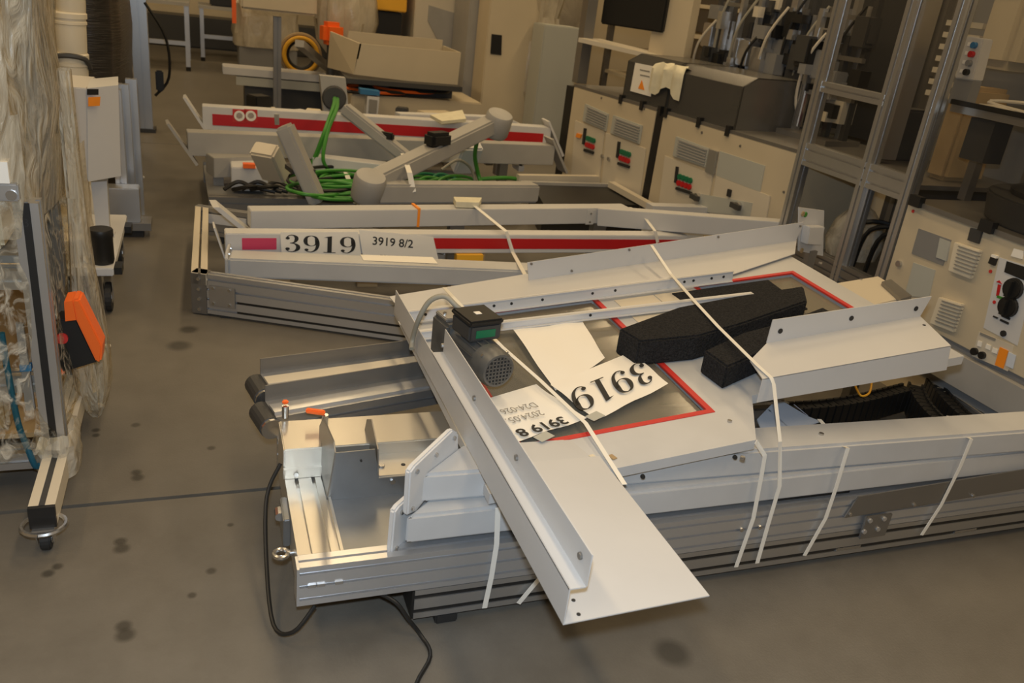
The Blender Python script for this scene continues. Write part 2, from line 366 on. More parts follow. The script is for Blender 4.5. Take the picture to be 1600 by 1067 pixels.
# -- sheet metal cover on the deck
t = thing('motor_cover', 'folded sheet-metal cover box with an orange-handled clamp on the base deck', 'cover', (.45, 1.95, .225))
zc = .305
A, B = P(445, 703, zc), P(430, 658, zc)
yf, yb = A.y, B.y
mb = MB().prism([(.17, yf, .225), (.17, yb, .225), (.17, yb, zc), (.17, yf, zc)], (.62, 0, 0)); mb.build('box', 'sheet_metal', t, .003)
MB().lo((.168, yf-.012, .225), (.30, yf, .252)).build('flange', 'sheet_metal', t); bolt((.20, yf-.012, .238), (0, -1, 0), t)
Yb = P(510, 782, .2135).y; Xg = P(510, 782, .2135).x
tg = thing('mounting_bracket', 'galvanised angle bracket with drilled top flange standing in front of the cover box', 'bracket', (Xg+.1, Yb, .2135))
B_ = lambda x, y, o=0.0: PY(x, y, Yb+o)
MB().prism([B_(x, y) for x, y in ((510, 782), (524, 708), (586, 702), (592, 744), (650, 740), (690, 735), (690, 766))], (0, .003, 0)).build('front_plate', 'galv', tg)
MB().prism([PX(x, y, Xg) for x, y in ((510, 782), (523, 707), (521, 690), (505, 652), (499, 665), (497, 740))], (.003, 0, 0)).build('gusset', 'galv', tg)
zq = B_(592, 745).z
q = [P(592, 746, zq), P(648, 741, zq), P(698, 704, zq), P(700, 684, zq), P(592, 690, zq)]
plate('top_plate', q, (0, 0, -.003), 'sheet_metal', tg)
gx = P(588, 745, zq).x; plate('gusset', [PX(x, y, gx) for x, y in ((590, 742), (590, 702), (580, 655), (573, 655), (566, 690))], (.003, 0, 0), 'alu_dark', tg)
for x, y in ((622, 697), (648, 695), (630, 726)): hole(P(x, y, zq), (0, 0, 1), tg, .006)
bolt(P(596, 729, zq), (0, 0, 1), tg, .009); bolt(B_(613, 752), (0, -1, 0), tg, .008); bolt(B_(564, 719), (0, -1, 0), tg, .003, 'ink')
# clamps
def clamp(px_, py_, z, label, dx):
    p = P(px_, py_, z); c = thing('clamping_lever', label, 'clamp', (p.x, p.y, z-.03))
    MB().cyl(p+V((0, 0, -.035)), p+V((0, 0, .0)), .009).build('stud', 'steel', c)
    MB().bar(p+V((0, 0, .006)), p+V((dx, .01, .012)), .016, .012).build('handle', 'orange', c, .003)
clamp(508, 648, .335, 'orange clamping lever on the sheet-metal cover box', -.05)
clamp(446, 634, .345, 'orange clamping lever on the guard rail of the belt conveyor', .0)
# -- two conveyors behind
def conveyor(tops, z, label, dk):
    (x0, y0), (x1, y1) = tops
    a, b = P(x0, y0, z), P(x1, y1, z); b = a+(b-a)*1.9; d = (b-a).normalized(); bk = V((-d.y, d.x, 0))
    c = thing('belt_conveyor', label, 'conveyor', (a.x, a.y, 0))
    MB().edge(a, b, .10, .055, 1, 1).build('side_profile', 'alu', c)
    MB().edge(a+bk*.015+V((0, 0, .008)), b+bk*.015+V((0, 0, .008)), .05, .009).build('belt', dk, c)
    MB().edge(a+bk*.10+V((0, 0, .05)), b+bk*.10+V((0, 0, .05)), .004, .075).build('guard_rail', 'alu_dark', c)
    r = a-d*.015+V((0, 0, -.03)); MB().cyl(r+bk*.0, r+bk*.1, .032, None, 18).build('end_roller', 'dark_grey', c)
    MB().cyl(r-bk*.012, r+bk*.0, .03, None, 14).build('bearing', 'steel', c)
    for q in (.12, .8):
        p = a+(b-a)*q+bk*.05; MB().lo((p.x-.02, p.y-.02, 0), (p.x+.02, p.y+.02, z-.055)).build('leg', 'alu_dark', c)
    return c
conveyor(((422, 607), (658, 573)), .30, 'belt conveyor with a cream belt, the farther of two beside the motor cover', 'beige_light')
conveyor(((432, 652), (692, 606)), .28, 'belt conveyor with orange lever, squeezed right behind the motor cover', 'alu_bright')
# -- white square tubes with flanges
def leg_tube(z1, h, yl, yr, xl, org, fl, label):
    """white tube whose left end meets a flange plate set at 45 degrees"""
    m_ = V((.74, .67, 0)).normalized(); n_ = V((.67, -.74, 0)).normalized(); wd = .118
    t = thing('square_tube', label, 'tube', (xl, yl, z1-h))
    MB().prism([(xl, yl, z1), (XR, yr, z1), (XR, yr+wd, z1), (xl+wd*.74/.67, yl+wd, z1)], (0, 0, -h)).build('tube', 'white', t, .008)
    MB().prism([PL(x, y, org, n_) for x, y in fl], -n_*.016).build('flange', 'white_clean', t, .004)
    return t, n_
F1, F2 = P(611, 868, .2135), P(634, 807, .3235)
t2, n_ = leg_tube(.322, .078, 1.512, 1.512, .405, F1, [(611, 868), (617, 800), (624, 790), (640, 776), (694, 738), (704, 742), (704, 800), (650, 842), (625, 862)], 'lower white square steel tube with slanted end flange strapped on the pile')
t1, n_ = leg_tube(.402, .078, 1.555, 1.488, .445, F2, [(637, 806), (641, 738), (649, 727), (708, 671), (717, 677), (717, 728), (668, 778), (650, 800)], 'upper white square steel tube with slanted end flange strapped on the pile')
for (x, y), O_, tt in (((627, 800), F1, t2), ((619, 856), F1, t2), ((651, 736), F2, t1), ((681, 710), F2, t1), ((709, 684), F2, t1), ((644, 794), F2, t1)):
    bolt(PL(x, y, O_, n_), n_, tt, .006)
bolt(P(1283, 679, .402), (0, 0, 1), t1, .008)
# front plates on the right-hand profiles
t = thing('cover_plate', 'long thin sheet-metal plate screwed along the front of the aluminium profiles', 'plate', (1.75, 1.49, .16))
MB().prism([PY(1318, 808, 1.497), PY(1340, 775, 1.497), (XR, 1.497, .285), (XR, 1.497, .205)], (0, -.004, 0)).build('sheet', 'alu_dark', t)
for x, y in ((1328, 803), (1428, 788), (1520, 774)): bolt(PY(x, y, 1.493), (0, -1, 0), t, .006)
t = thing('joining_plate', 'small square joining plate with four bright bolts across the profiles', 'plate', (1.7, 1.48, .06))
q = [PY(1341, 840, 1.492), PY(1352, 806, 1.492), PY(1392, 801, 1.492), PY(1380, 834, 1.492)]
MB().prism(q, (0, -.007, 0)).build('sheet', 'alu_dark', t)
for x, y in ((1359, 813), (1381, 810), (1350, 830), (1371, 826)): bolt(PY(x, y, 1.485), (0, -1, 0), t, .008, 'alu_bright')
for (x, y), c, n in (((1236, 789), 'yellow', 'wooden_spacer'), ((1272, 783), 'orange_sticker', 'wooden_spacer')):
    p = PY(x, y, 1.56); tag(MB().lo((p.x-.03, 1.545, .2245), (p.x+.03, 1.60, .2255+.02)).build(n, c), 'yellow packing strip squeezed under the lower white tube' if c == 'yellow' else 'orange packing strip squeezed under the lower white tube', 'spacer')
tag(MB().lo((1.47, 1.535, .2245), (1.72, 1.6, .2255+.018)).build('rubber_strip', 'black'), 'black rubber strip under the lower white tube', 'strip')

# -- slanting door panel with two glazed windows
UX = V((1, 0, PA)).normalized(); 
def pan(u, v, d=0.0): return V((u, v, panz(u, v)+d))
W1 = (PP(820, 702).lerp(PP(780, 494), .0).x, PP(1115, 655).x, PP(1115, 655).y, PP(945, 470).y)
W1 = (.72, 1.285, 1.655, 2.46)
W2 = (1.66, 2.10, 1.80, PP(1230, 423).y-.01)
xr, yt = PP(1240, 398).x-.02, PP(1240, 398).y
door = thing('machine_door', 'white machine door panel with two red-sealed windows lying slanted on the pile', 'door panel', pan(1.3, 1.5, -.025))
us = [.60, W1[0], W1[1], 1.315, W2[0], W2[1], xr]; vs_ = [1.505, W1[2], 1.70, W2[2], W1[3], W2[3], yt]
us = sorted(us); vs_ = sorted(vs_)
mb = MB()
grid = {}
def cellin(u, v):
    if W1[0] < u < W1[1] and W1[2] < v < W1[3]: return False
    if W2[0] < u < W2[1] and W2[2] < v < W2[3]: return False
    if u > 1.315 and v < 1.70: return False
    return True
idx = {}
def vid(i, j, k):
    if (i, j, k) not in idx:
        idx[(i, j, k)] = len(mb.v); mb.v.append(pan(us[i], vs_[j], -.028*k))
    return idx[(i, j, k)]
cells = [(i, j) for i in range(len(us)-1) for j in range(len(vs_)-1) if cellin((us[i]+us[i+1])/2, (vs_[j]+vs_[j+1])/2)]
for i, j in cells:
    mb.f.append((vid(i, j, 0), vid(i+1, j, 0), vid(i+1, j+1, 0), vid(i, j+1, 0)))
    mb.f.append((vid(i, j+1, 1), vid(i+1, j+1, 1), vid(i+1, j, 1), vid(i, j, 1)))
    for (di, dj), e in (((-1, 0), ((i, j), (i, j+1))), ((1, 0), ((i+1, j+1), (i+1, j))), ((0, -1), ((i+1, j), (i, j))), ((0, 1), ((i, j+1), (i+1, j+1)))):
        if (i+di, j+dj) not in cells:
            (a, b), (c, d) = e; mb.f.append((vid(a, b, 0), vid(c, d, 0), vid(c, d, 1), vid(a, b, 1)))
# cut front right corner: the small triangle between the front edge and the step
mb.prism([pan(1.315, 1.505), pan(1.43, 1.70), pan(1.315, 1.70)], (0, 0, -.028))
mb.build('panel', 'white', door)
for (u0, u1, v0, v1) in (W1, W2):
    s = .017; mb = MB()
    for q in (((u0, v0), (u1, v0+s)), ((u0, v1-s), (u1, v1)), ((u0, v0+s), (u0+s, v1-s)), ((u1-s, v0+s), (u1, v1-s))):
        (a, b), (c, d) = q; mb.prism([pan(a, b, -.004), pan(c, b, -.004), pan(c, d, -.004), pan(a, d, -.004)], (0, 0, .006))
    sl = mb.build('window_seal', 'seal', door); sl['label'] = 'red rubber window seal'
    MB().prism([pan(u0+s, v0+s, -.014), pan(u1-s, v0+s, -.014), pan(u1-s, v1-s, -.014), pan(u0+s, v1-s, -.014)], (0, 0, -.005)).build('pane', 'pane', door)
for x, y in ((1140, 659), (1282, 411), (1160, 716)): bolt(PP(x, y), (0, 0, 1), door, .007)
for x, y in ((1004, 744), (1148, 714)):
    bolt(PY(x, y, 1.505), (0, -1, 0), door, .006, 'ink')
# cardboard/plate lining the inside seen through the glass: lower shelf of the pile with square tiles
t = thing('liner_board', 'greyish board with square fields seen through the door windows', 'board', (1.3, 2.0, .24))
MB().lo((.72, 1.64, .2505), (1.33, 2.6, .262)).build('board', 'board_grey', t)
bk2_ = MB().prism([pan(W2[0]-.01, W2[2]-.01, -.034), pan(W2[1]+.01, W2[2]-.01, -.034), pan(W2[1]+.01, W2[3]+.01, -.034), pan(W2[0]-.01, W2[3]+.01, -.034)], (0, 0, -.006)).build('backing_sheet', 'beige_light', door)
for i_ in range(2):
    for j_ in range(2): MB().prism([pan(1.335+i_*.155, 2.03+j_*.19, .0005), pan(1.335+i_*.155+.15, 2.03+j_*.19, .0005), pan(1.335+i_*.155+.15, 2.03+j_*.19+.185, .0005), pan(1.335+i_*.155, 2.03+j_*.19+.185, .0005)], (0, 0, .002)).build('cover_tile', 'beige_light', door)
for i in range(4):
    for j in range(4):
        if i == 3: continue
        MB().lo((max(.72, .66+i*.19), 1.68+j*.225, .262), (.66+i*.19+.182, 1.68+j*.225+.217, .266)).build('tile', 'board_grey' if i < 4 else 'white_clean', t)
for x, y in ((1.0, 1.9),):
    tag(MB().lo((x-.04, y-.04, .001 if x > 1.5 else .214), (x+.04, y+.04, .2505)).build('packing_block', 'cardboard'), 'brown packing block under the board inside the pile', 'block', 'packing blocks inside the pile')
# -- Z-folded sheet lying across (near end overhangs)
Z0 = .425
a = P(880, 975, Z0); b = P(1110, 932, Z0); XL, XRt, YN = a.x, b.x, a.y
zt = Z0+.078; zw = zt+.068; lw = .032; YF = P(612, 488, Z0).y; YW = P(683, 550, zt).y
t = thing('folded_sheet', 'white Z-folded sheet-metal channel lying across the pile, near end hanging over', 'sheet metal', (XL, YN, Z0))
th = .0025
MB().prism([(XL, YN, Z0), (XRt, YN+.012, Z0), (XRt, 1.535, Z0), (XL, 1.535, Z0)], (0, 0, -th)).build('base_plate', 'sheet', t)
MB().lo((XL, YN, Z0), (XL+th, YF, zt)).build('side_wall', 'sheet', t)
MB().lo((XL, YN, zt-th), (XL+lw, YW, zt)).build('ledge', 'sheet', t)
MB().prism([(XL+lw, YN, zt), (XL+lw, YW, zt), (XL+lw, YW, zw), (XL+lw, YN, zw)], (th, 0, 0)).build('upright_wall', 'sheet', t)
for x, y in ((908, 868), (808, 715), (742, 622), (692, 540)): bolt(PX(x, y, XL+lw), (-1, 0, 0), t, .0075, 'alu_dark', 'slot_hole')
for x, y in ((896, 938), (904, 960)): hole(P(x, y, Z0), (0, 0, 1), t, .004)
# -- long flat sheet with upright flange at the far side
t = thing('folded_sheet', 'long grey-white sheet with a tall upright flange along the far side of the door', 'sheet metal', PP(900, 440, .01))
q = [PP(608, 463, .012), PP(822, 428, .012), PP(1246, 366, .012), PP(1242, 396, .012), PP(1146, 428, .012), PP(628, 486, .012)]
plate('base_plate', q, (0, 0, -.003), 'sheet', t)
fa, fb = PP(826, 438, .012), PP(1244, 376, .012)
on = V((-(fb-fa).y, (fb-fa).x, 0)).normalized()
plate('flange', [fa, fb, PL(1256, 347, fa, on), PL(824, 410, fa, on)], on*.0025, 'sheet', t)
for x, y in ((893, 423), (983, 390), (1122, 370), (830, 412), (1250, 353)): bolt(PL(x, y, fa, on), -on, t, .005, 'alu_dark', 'slot_hole')
# -- white C rails
def rail(x0, y0, x1, y1, d, hgt, lip, label, holes):
    a, b = PP(x0, y0, d), PP(x1, y1, d); t = thing('mounting_rail', label, 'rail', (a.x, a.y, a.z-hgt))
    dd = (b-a).normalized(); bk = V((-dd.y, dd.x, 0)); mb = MB()
    mb.edge(a, b, lip, .003); mb.edge(a+bk*.004, b+bk*.004, .003, hgt); mb.edge(a+V((0, 0, -hgt))-bk*.007, b+V((0, 0, -hgt))-bk*.007, lip+.007, .003)
    mb.build('channel', 'white_clean', t)
    for q in holes: hole(a.lerp(b, q)+bk*.004+V((0, 0, -hgt*.5)), -bk, t, .005)
rail(625, 489, 1147, 424, .05, .036, .016, 'wide white C-shaped rail lying on the far part of the door', (.07, .26, .31, .4, .55, .62, .84, .87, .93, .97))
rail(640, 521, 1178, 459, .034, .022, .02, 'narrow white angle rail lying across the far part of the door', (.5,))
# -- black foam
def foam(top, d, h, label):
    t = MB().prism([PP(x, y, d) for x, y in top], (0, 0, -h)).build('foam_block', 'foam', None, .006); tag(t, label, 'foam')
foam([(967, 513), (1060, 479), (1150, 462), (1256, 446), (1262, 470), (1160, 505), (1092, 524), (1000, 533)], .085, .083, 'long black foam block lying over both door windows')
foam([(1100, 547), (1160, 519), (1225, 502), (1285, 479), (1310, 492), (1240, 528), (1195, 548), (1137, 573)], .075, .073, 'shorter black foam block with its end under the angle bracket')
tag(MB().prism([PP(1050, 458, .006), PP(1200, 437, .006), PP(1262, 482, .006), PP(1110, 500, .006)], (0, 0, -.005)).build('foam_sheet', 'foam'), 'thin flat black foam sheet behind the long foam block', 'foam')
# -- folded bracket on the right
dB = .095
t = thing('angle_bracket', 'wide folded white bracket with upright drilled flange on the right of the pile', 'bracket', PP(1330, 560, .02))
tp = [PP(1192, 592, dB), PP(1486, 540, dB), PP(1438, 494, dB), PP(1198, 536, dB), PP(1172, 563, dB)]
plate('top_plate', tp, (0, 0, -.003), 'sheet', t)
fn_ = V((-(tp[1]-tp[0]).y, (tp[1]-tp[0]).x, 0)).normalized()
plate('front_flange', [tp[0], tp[1], PL(1479, 578, tp[0], fn_), PL(1183, 629, tp[0], fn_)], fn_*.003, 'sheet', t)
on = V((-(tp[2]-tp[3]).y, (tp[2]-tp[3]).x, 0)).normalized()
plate('back_flange', [tp[3], tp[2], PL(1456, 463, tp[3], on), PL(1208, 500, tp[3], on)], on*.003, 'sheet', t)
for x, y in ((1219, 517), (1330, 497), (1431, 482)): hole(PL(x, y, tp[3], on)-on*.001, -on, t, .008)
for x, y in ((1444, 508),): hole(PP(x, y, dB), (0, 0, 1), t, .005)
# -- gear motor
c0, c1 = P(722, 532, .505), P(769, 577, .495)
ax = (c1-c0); ax.z = 0; ax.normalize(); c1 = c0+ax*.215
mt = thing('gear_motor', 'grey finned electric motor with black terminal box and grilled fan cover', 'motor', (c0.x, c0.y, .43))
MB().cyl(c0, c0+ax*.15, .046, None, 24).build('housing', 'motor', mt, 0, True)
for k in range(16):
    a = k*math.pi/8; sd = V((-ax.y, ax.x, 0)); r = sd*math.cos(a)+V((0, 0, 1))*math.sin(a)
    MB().bar(c0+ax*.02+r*.048, c0+ax*.145+r*.048, .003, .012, r).build('fin', 'motor', mt)
fc = MB().lathe(c0+ax*.14, [(.049, 0), (.053, .004), (.053, .055), (.047, .068), (.042, .0685)], 24, ax).build('fan_cover', 'motor', mt, 0, True)
e = c0+ax*.2087; MB().cyl(e-ax*.004, e+ax*.0006, .040, None, 24).build('grille_opening', 'ink', fc)
sd = V((-ax.y, ax.x, 0))
for k in range(-3, 4):
    o = k*.0105; L = math.sqrt(.04**2-o*o)
    MB().bar(e+sd*o-V((0, 0, L))+ax*.0012, e+sd*o+V((0, 0, L))+ax*.0012, .003, .003, ax).build('grille_bar', 'motor', fc)
    MB().bar(e+V((0, 0, o))-sd*L+ax*.0012, e+V((0, 0, o))+sd*L+ax*.0012, .003, .003, ax).build('grille_bar', 'motor', fc)
for k in range(4):
    a = .785+k*1.571; r = sd*math.cos(a)+V((0, 0, 1))*math.sin(a); bolt(c0+ax*.18+r*.052, r, mt, .005)
tb = c0+ax*.07+V((0, 0, .075)); ang = math.atan2(ax.y, ax.x)
bx = MB().box(tb, (.105, .10, .05), ang).build('terminal_box', 'dark_grey', mt, .006)
MB().box(tb+V((0, 0, .03)), (.112, .107, .016), ang).build('lid', 'black', bx, .005)
MB().box(tb+V((0, 0, .0385)), (.018, .018, .001), ang).build('emblem', 'paper', bx)
MB().box(tb+ax*.053+V((0, 0, -.002)), (.002, .06, .022), ang).build('type_plate', 'green_dark', bx)
MB().box(c0-ax*.05+V((0, 0, -.01)), (.10, .10, .12), ang).build('gearbox', 'motor', mt, .008)
MB().box(c0-ax*.06-sd*.0+V((0, 0, .055)), (.07, .085, .012), ang).build('gearbox_lid', 'alu', mt, .003)
for k in (-1, 1): bolt(c0-ax*.06+sd*.03*k+V((0, 0, .062)), (0, 0, 1), mt, .006)
tag(MB().tube([tb-ax*.05+V((0, 0, .01)), P(713, 478, .62), P(695, 463, .64), P(672, 470, .62), P(655, 497, .56), P(645, 528, .47), P(643, 545, .445)], .0075, 10).build('cable', 'cable_grey'), 'grey cable looping from the motor terminal box over the rails', 'cable')
# -- papers on the door
def sheet_paper(px4, d, label, name='paper_sheet'):
    t = thing(name, label, 'paper', PP(*px4[0], d)); mb = MB()
    a, b, c, e = [PP(x, y, d) for x, y in px4]; n = 8; vs = []
    for i in range(n+1):
        for j in range(n+1):
            p = a.lerp(b, i/n).lerp(e.lerp(c, i/n), j/n); p = p+V((0, 0, .003*math.sin(i*1.3+j*.4)*math.sin(j*.9))); vs.append(p)
    fs = [(i*(n+1)+j, (i+1)*(n+1)+j, (i+1)*(n+1)+j+1, i*(n+1)+j+1) for i in range(n) for j in range(n)]
    mb.add(vs, fs).build('sheet', 'paper', t, 0, True); return t, a, b, c, e
# lot sheet with big serif figures, read from the far side
t, a, b, c, e = sheet_paper([(860, 601), (988, 549), (1044, 600), (932, 656)], .012, 'torn paper sheet with large black serif 3919 taped on the window')
xd = (b-a).normalized()*-1; yd = (a-e).normalized()*-1
r0, r1 = PP(1026, 603, .016), PP(903, 640, .016); xd = (r1-r0); sz = xd.length/2.52
yd = V((0, 0, 1)).cross(xd).normalized(); xd.normalize()
s0, s1 = PP(1004, 564, .017), PP(888, 611, .017); didone('3919', (s1-s0).length/2.55, s0, s1-s0, PP(1025, 594, .017)-s0, 'ink', t, (PP(1025, 594, .017)-s0).length)
t, a, b, c, e = sheet_paper([(757, 624), (838, 600), (917, 654), (800, 692)], .010, 'white lot sheet reading 3919 8 taped on the window beside the motor')
xd = (PP(806, 678, .015)-PP(876, 655, .015)).normalized(); yd = (PP(876, 655, .015)-PP(850, 636, .015)).normalized()
def pt(s, p0, p1, hgt, m, bold):
    a_, b_ = PP(*p0, .015), PP(*p1, .015); text(s, .06, a_, b_-a_, yd, m, t, bold, 'print', (b_-a_).length, hgt)
pt('3919 8', (877, 651), (803, 673), .040, 'ink', .0015)
pt('2024.05.', (843, 641), (788, 655), .027, 'ink_grey', 0)
pt('D24-026', (833, 629), (779, 641), .027, 'ink_grey', 0)
sheet_paper([(800, 512), (905, 492), (945, 560), (868, 610)], .008, 'blank creamy paper sheet between the motor and the foam')
for x, y, lb in ((930, 650, 'strip of greyish tape at the corner of the torn serif sheet'), (850, 682, 'round piece of clear tape on the lower edge of the lot sheet')):
    p = PP(x, y, .014); tag(MB().box(p, (.05, .03, .0015), .5).build('tape', 'louver'), lb, 'tape')
for (x, y), c in (((957, 714), 'seal'), ((927, 714), 'yellow')):
    p = PP(x, y, .002); tag(MB().box(p, (.014, .02, .003), .3).build('tape_scrap', 'cardboard' if c == 'seal' else 'bucket'), 'brown glue scrap on the door beside the strap' if c == 'seal' else 'cream tape scrap on the door beside the strap', 'scrap')
# ================================================================== straps round the front pile
def strap(pts, label, wd=.013):
    tag(MB().ribbon(pts, wd, .0012, lambda i, p: (1, 0, 0) if abs(p.y-1.5) < .2 and p.z < .42 else (1, .3, .0)).build('packing_strap', 'strap'), label, 'strap')
YS = 1.49
def F_(x, y): return PY(x, y, YS)
strap([PP(694, 449, .03), PP(708, 464, .066), PP(730, 487, .07), PP(785, 542, .05), PP(845, 595, .03), PP(915, 661, .016), PP(976, 757, .004)], 'white packing strap running over rails, motor and lot sheet to the door edge')
strap([PP(1018, 383, .10), PP(1048, 428, .058), PP(1085, 470, .09), PP(1122, 510, .092), PP(1185, 572, .10), PP(1205, 590, .098), PP(1209, 600, .085), F_(1219, 690), F_(1218, 760), F_(1200, 820), F_(1183, 880)], 'white packing strap crossing foam and bracket then down the pile front')
strap([PP(1181, 690, .004), F_(1195, 712), F_(1190, 742), F_(1177, 810), F_(1150, 886)], 'white packing strap hanging down the pile front from the door corner')
strap([P(1280, 655, .392), P(1318, 697, .392), F_(1325, 700), F_(1307, 760), F_(1290, 810), F_(1257, 868)], 'white packing strap over the tube beside the four-bolt joining plate')
strap([P(1482, 650, .392), P(1512, 683, .392), F_(1518, 686), F_(1500, 730), F_(1470, 790), F_(1440, 836)], 'white packing strap round the tubes over the long cover plate')
strap([F_(778, 793), F_(776, 850), F_(768, 900), F_(757, 950)], 'white printed strap down the pile front beside the flanged tubes')
strap([F_(842, 905), F_(825, 925), F_(810, 943)], 'short slanting strap end under the overhanging folded sheet')
# ================================================================== inside / right end of the front pile
t = thing('blue_bracket', 'pale blue painted gusset bracket inside the gap of the pile', 'bracket', P(1225, 660, .22))
a = P(1187, 672, .30)
MB().prism([P(1183, 655, .36), P(1215, 622, .36), P(1262, 650, .36), P(1282, 658, .36), P(1245, 668, .36), P(1190, 672, .36)], (0, 0, -.004)).build('web', 'pale_blue', t)
MB().prism([P(1200, 640, .36), P(1232, 668, .36), P(1232, 668, .24), P(1200, 640, .24)], (.004, .002, 0)).build('rib', 'pale_blue', t)
MB().prism([P(1240, 632, .36), P(1262, 650, .36), P(1262, 650, .24), P(1240, 632, .24)], (.004, .002, 0)).build('rib', 'pale_blue', t)
def chain(pts, z, label, n):
    c = thing('cable_chain', label, 'cable chain', P(*pts[0], 0)); pts = smooth([P(x, y, z) for x, y in pts], 12)
    L = [0]
    for i in range(1, len(pts)): L.append(L[-1]+(pts[i]-pts[i-1]).length)
    for k in range(n):
        s = L[-1]*(k+.5)/n; i = max(j for j in range(len(L)) if L[j] <= s); i = min(i, len(pts)-2)
        d = (pts[i+1]-pts[i]).normalized(); p = pts[i].lerp(pts[i+1], (s-L[i])/max(1e-6, L[i+1]-L[i])); up = V((0, 0, 1)); sd = d.cross(up)
        h = .42*L[-1]/n
        mb = MB(); mb.bar(p-d*h, p+d*h, .045, z*.5, up)
        mb.bar(p-d*h*1.15+sd*.026, p+d*h*.75+sd*.026, .01, z*.62, up); mb.bar(p-d*h*1.15-sd*.026, p+d*h*.75-sd*.026, .01, z*.62, up)
        for q in mb.v: q.z -= z*.5-.0
        for q in mb.v: q.z = max(q.z, .002)
        mb.build('chain_link', 'black', c, 0)
chain([(1240, 622), (1300, 618), (1360, 608), (1425, 592)], .16, 'black cable chain running under the angle bracket', 18)
chain([(1435, 588), (1445, 612), (1470, 640), (1505, 662), (1545, 690)], .16, 'black cable chain curving down beside the machine foot', 16)
chain([(1462, 582), (1480, 604), (1508, 632), (1550, 662)], .16, 'second black cable chain beside the grey floor channel', 14)
tag(MB().tube([P(1335, 600, .2), P(1345, 618, .18), P(1358, 614, .18), P(1362, 598, .2)], .004).build('wire', 'yellow'), 'thin yellow green wire loop hanging before the cable chain', 'wire')
tag(MB().edge(P(1440, 585, .12), P(1560, 668, .12), .035, .118, 1, 1).build('floor_channel', 'alu'), 'grey aluminium floor channel beside the cable chains', 'channel')
t = MB().edge(P(1476, 576, .17), P(1603, 664, .17), .05, .168).build('square_tube', 'beige_light', None, .006); tag(t, 'cream square tube lying at the foot of the control cabinet', 'tube')
t = thing('terminal_housing', 'cream housing with metal clip behind the slanted door near the control cabinet', 'housing', P(1360, 470, .0))
b0 = [P(1305, 442, .56), P(1372, 431, .56), P(1425, 463, .56), P(1352, 480, .56)]
MB().prism(b0, (0, 0, -.10)).build('housing', 'beige_light', t, .004); 
bc_ = b0[1].lerp(b0[2], .4); MB().lo((bc_.x-.05, bc_.y-.01, 0), (bc_.x-.01, bc_.y+.03, .459)).build('stand', 'alu_dark', t)
MB().prism([P(1378, 440, .575), P(1392, 436, .575), P(1425, 462, .575), P(1408, 467, .575)], (0, 0, -.014)).build('clip', 'alu_dark', t)
bolt(P(1345, 437, .56), (0, 0, 1), t, .006)
# white end plate with connector box at the far end of the long beam
t = thing('connector_plate', 'upright white plate carrying a small white connector box and wires', 'plate', P(1270, 400, .0))
o = PP(1244, 376, .012)+V((.06, .05, 0)); n = V((.35, -.93, 0)).normalized()
MB().prism([PL(1249, 324, o, n), PL(1288, 329, o, n), PL(1286, 400, o, n), PL(1248, 392, o, n)], -n*.006).build('plate', 'white_clean', t)
MB().prism([PL(1254, 351, o, n), PL(1278, 351, o, n), PL(1272, 380, o, n), PL(1250, 378, o, n)], n*.035).build('box', 'white_clean', t, .003)
for x, y, c in ((1258, 335, 'green'), (1254, 334, 'cardboard'), (1252, 391, 'cardboard')): bolt(PL(x, y, o, n), n, t, .012, c, 'terminal')
q = PL(1268, 398, o, n); MB().lo((q.x-.02, q.y-.01, .0), (q.x+.02, q.y+.02, q.z+.02)).build('post', 'alu_dark', t)
# ================================================================== second pile (behind)
Zp = .19
a, b = P(297, 425, Zp), P(660, 476, Zp)
d2 = (b-a).normalized(); bk = V((-d2.y, d2.x, 0)); 
t = thing('frame_assembly', 'open rectangular aluminium profile frame of the middle pile, bolted at the corner', 'profile frame', (a.x, a.y, .0))
b = a+d2*1.25
MB().edge(a+d2*.07, b, .045, .178, 1, 4, .011, .014).build('long_profile', 'alu_bright', t)  # brighter aluminium than the far profile: flash light put into its colour
for zz in (.111, .156): MB().edge(a+d2*.2+bk*.002+V((0, 0, -zz+.0052)), b+bk*.002+V((0, 0, -zz+.0052)), .010, .0104).build('slot_shade', 'black', t)  # black fill stands in for the shade inside these slots
MB().edge(a, a+d2*.07, .06, .185).build('corner_block', 'alu_dark', t, .003)
for k in range(4): bolt(a+d2*.035+V((0, 0, -.025-.046*k)), -bk, t, .009)
cp = a+d2*.08+V((0, 0, -.045)); MB().edge(cp-bk*.005, cp-bk*.005+d2*.115, .006, .095).build('connector', 'alu', t, .003)
for u, w_ in ((.02, -.012), (.09, -.012), (.02, -.08), (.09, -.08)): bolt(cp+d2*u+V((0, 0, w_))-bk*.005, -bk, t, .008)
r0 = P(304, 322, Zp); L2 = (r0-a).length
far = a+(r0-a)
MB().edge(far, far+d2*1.35+V((0, 0, 0)), .045, .15, 1, 3, .009, .014).build('long_profile', 'alu', t)
e = (far-a).normalized()
for o_ in (.004, .045): MB().prism([a+d2*o_, a+d2*(o_+.03), far+d2*(o_+.03), far+d2*o_], (0, 0, -.05)).build('cross_profile', 'beige_light', t)  # cream colour paints the reflection seen on these aluminium bars
for k in (.15, 1.1): MB().lo((a.x+d2.x*k-.02, a.y+d2.y*k+.005, 0), (a.x+d2.x*k+.02, a.y+d2.y*k+.04, .012)).build('foot', 'rubber', t)
for k in (.15, 1.1): MB().lo((far.x+d2.x*k-.02, far.y+d2.y*k+.005, 0), (far.x+d2.x*k+.02, far.y+d2.y*k+.04, .04)).build('foot', 'rubber', t)
plate('connector', [far+d2*.06+bk*-.003+V((0, 0, -.03)), far+d2*.28-bk*.003+V((0, 0, -.03)), far+d2*.28-bk*.003+V((0, 0, -.08)), far+d2*.06-bk*.003+V((0, 0, -.08))], -bk*.004, 'white_clean', t)
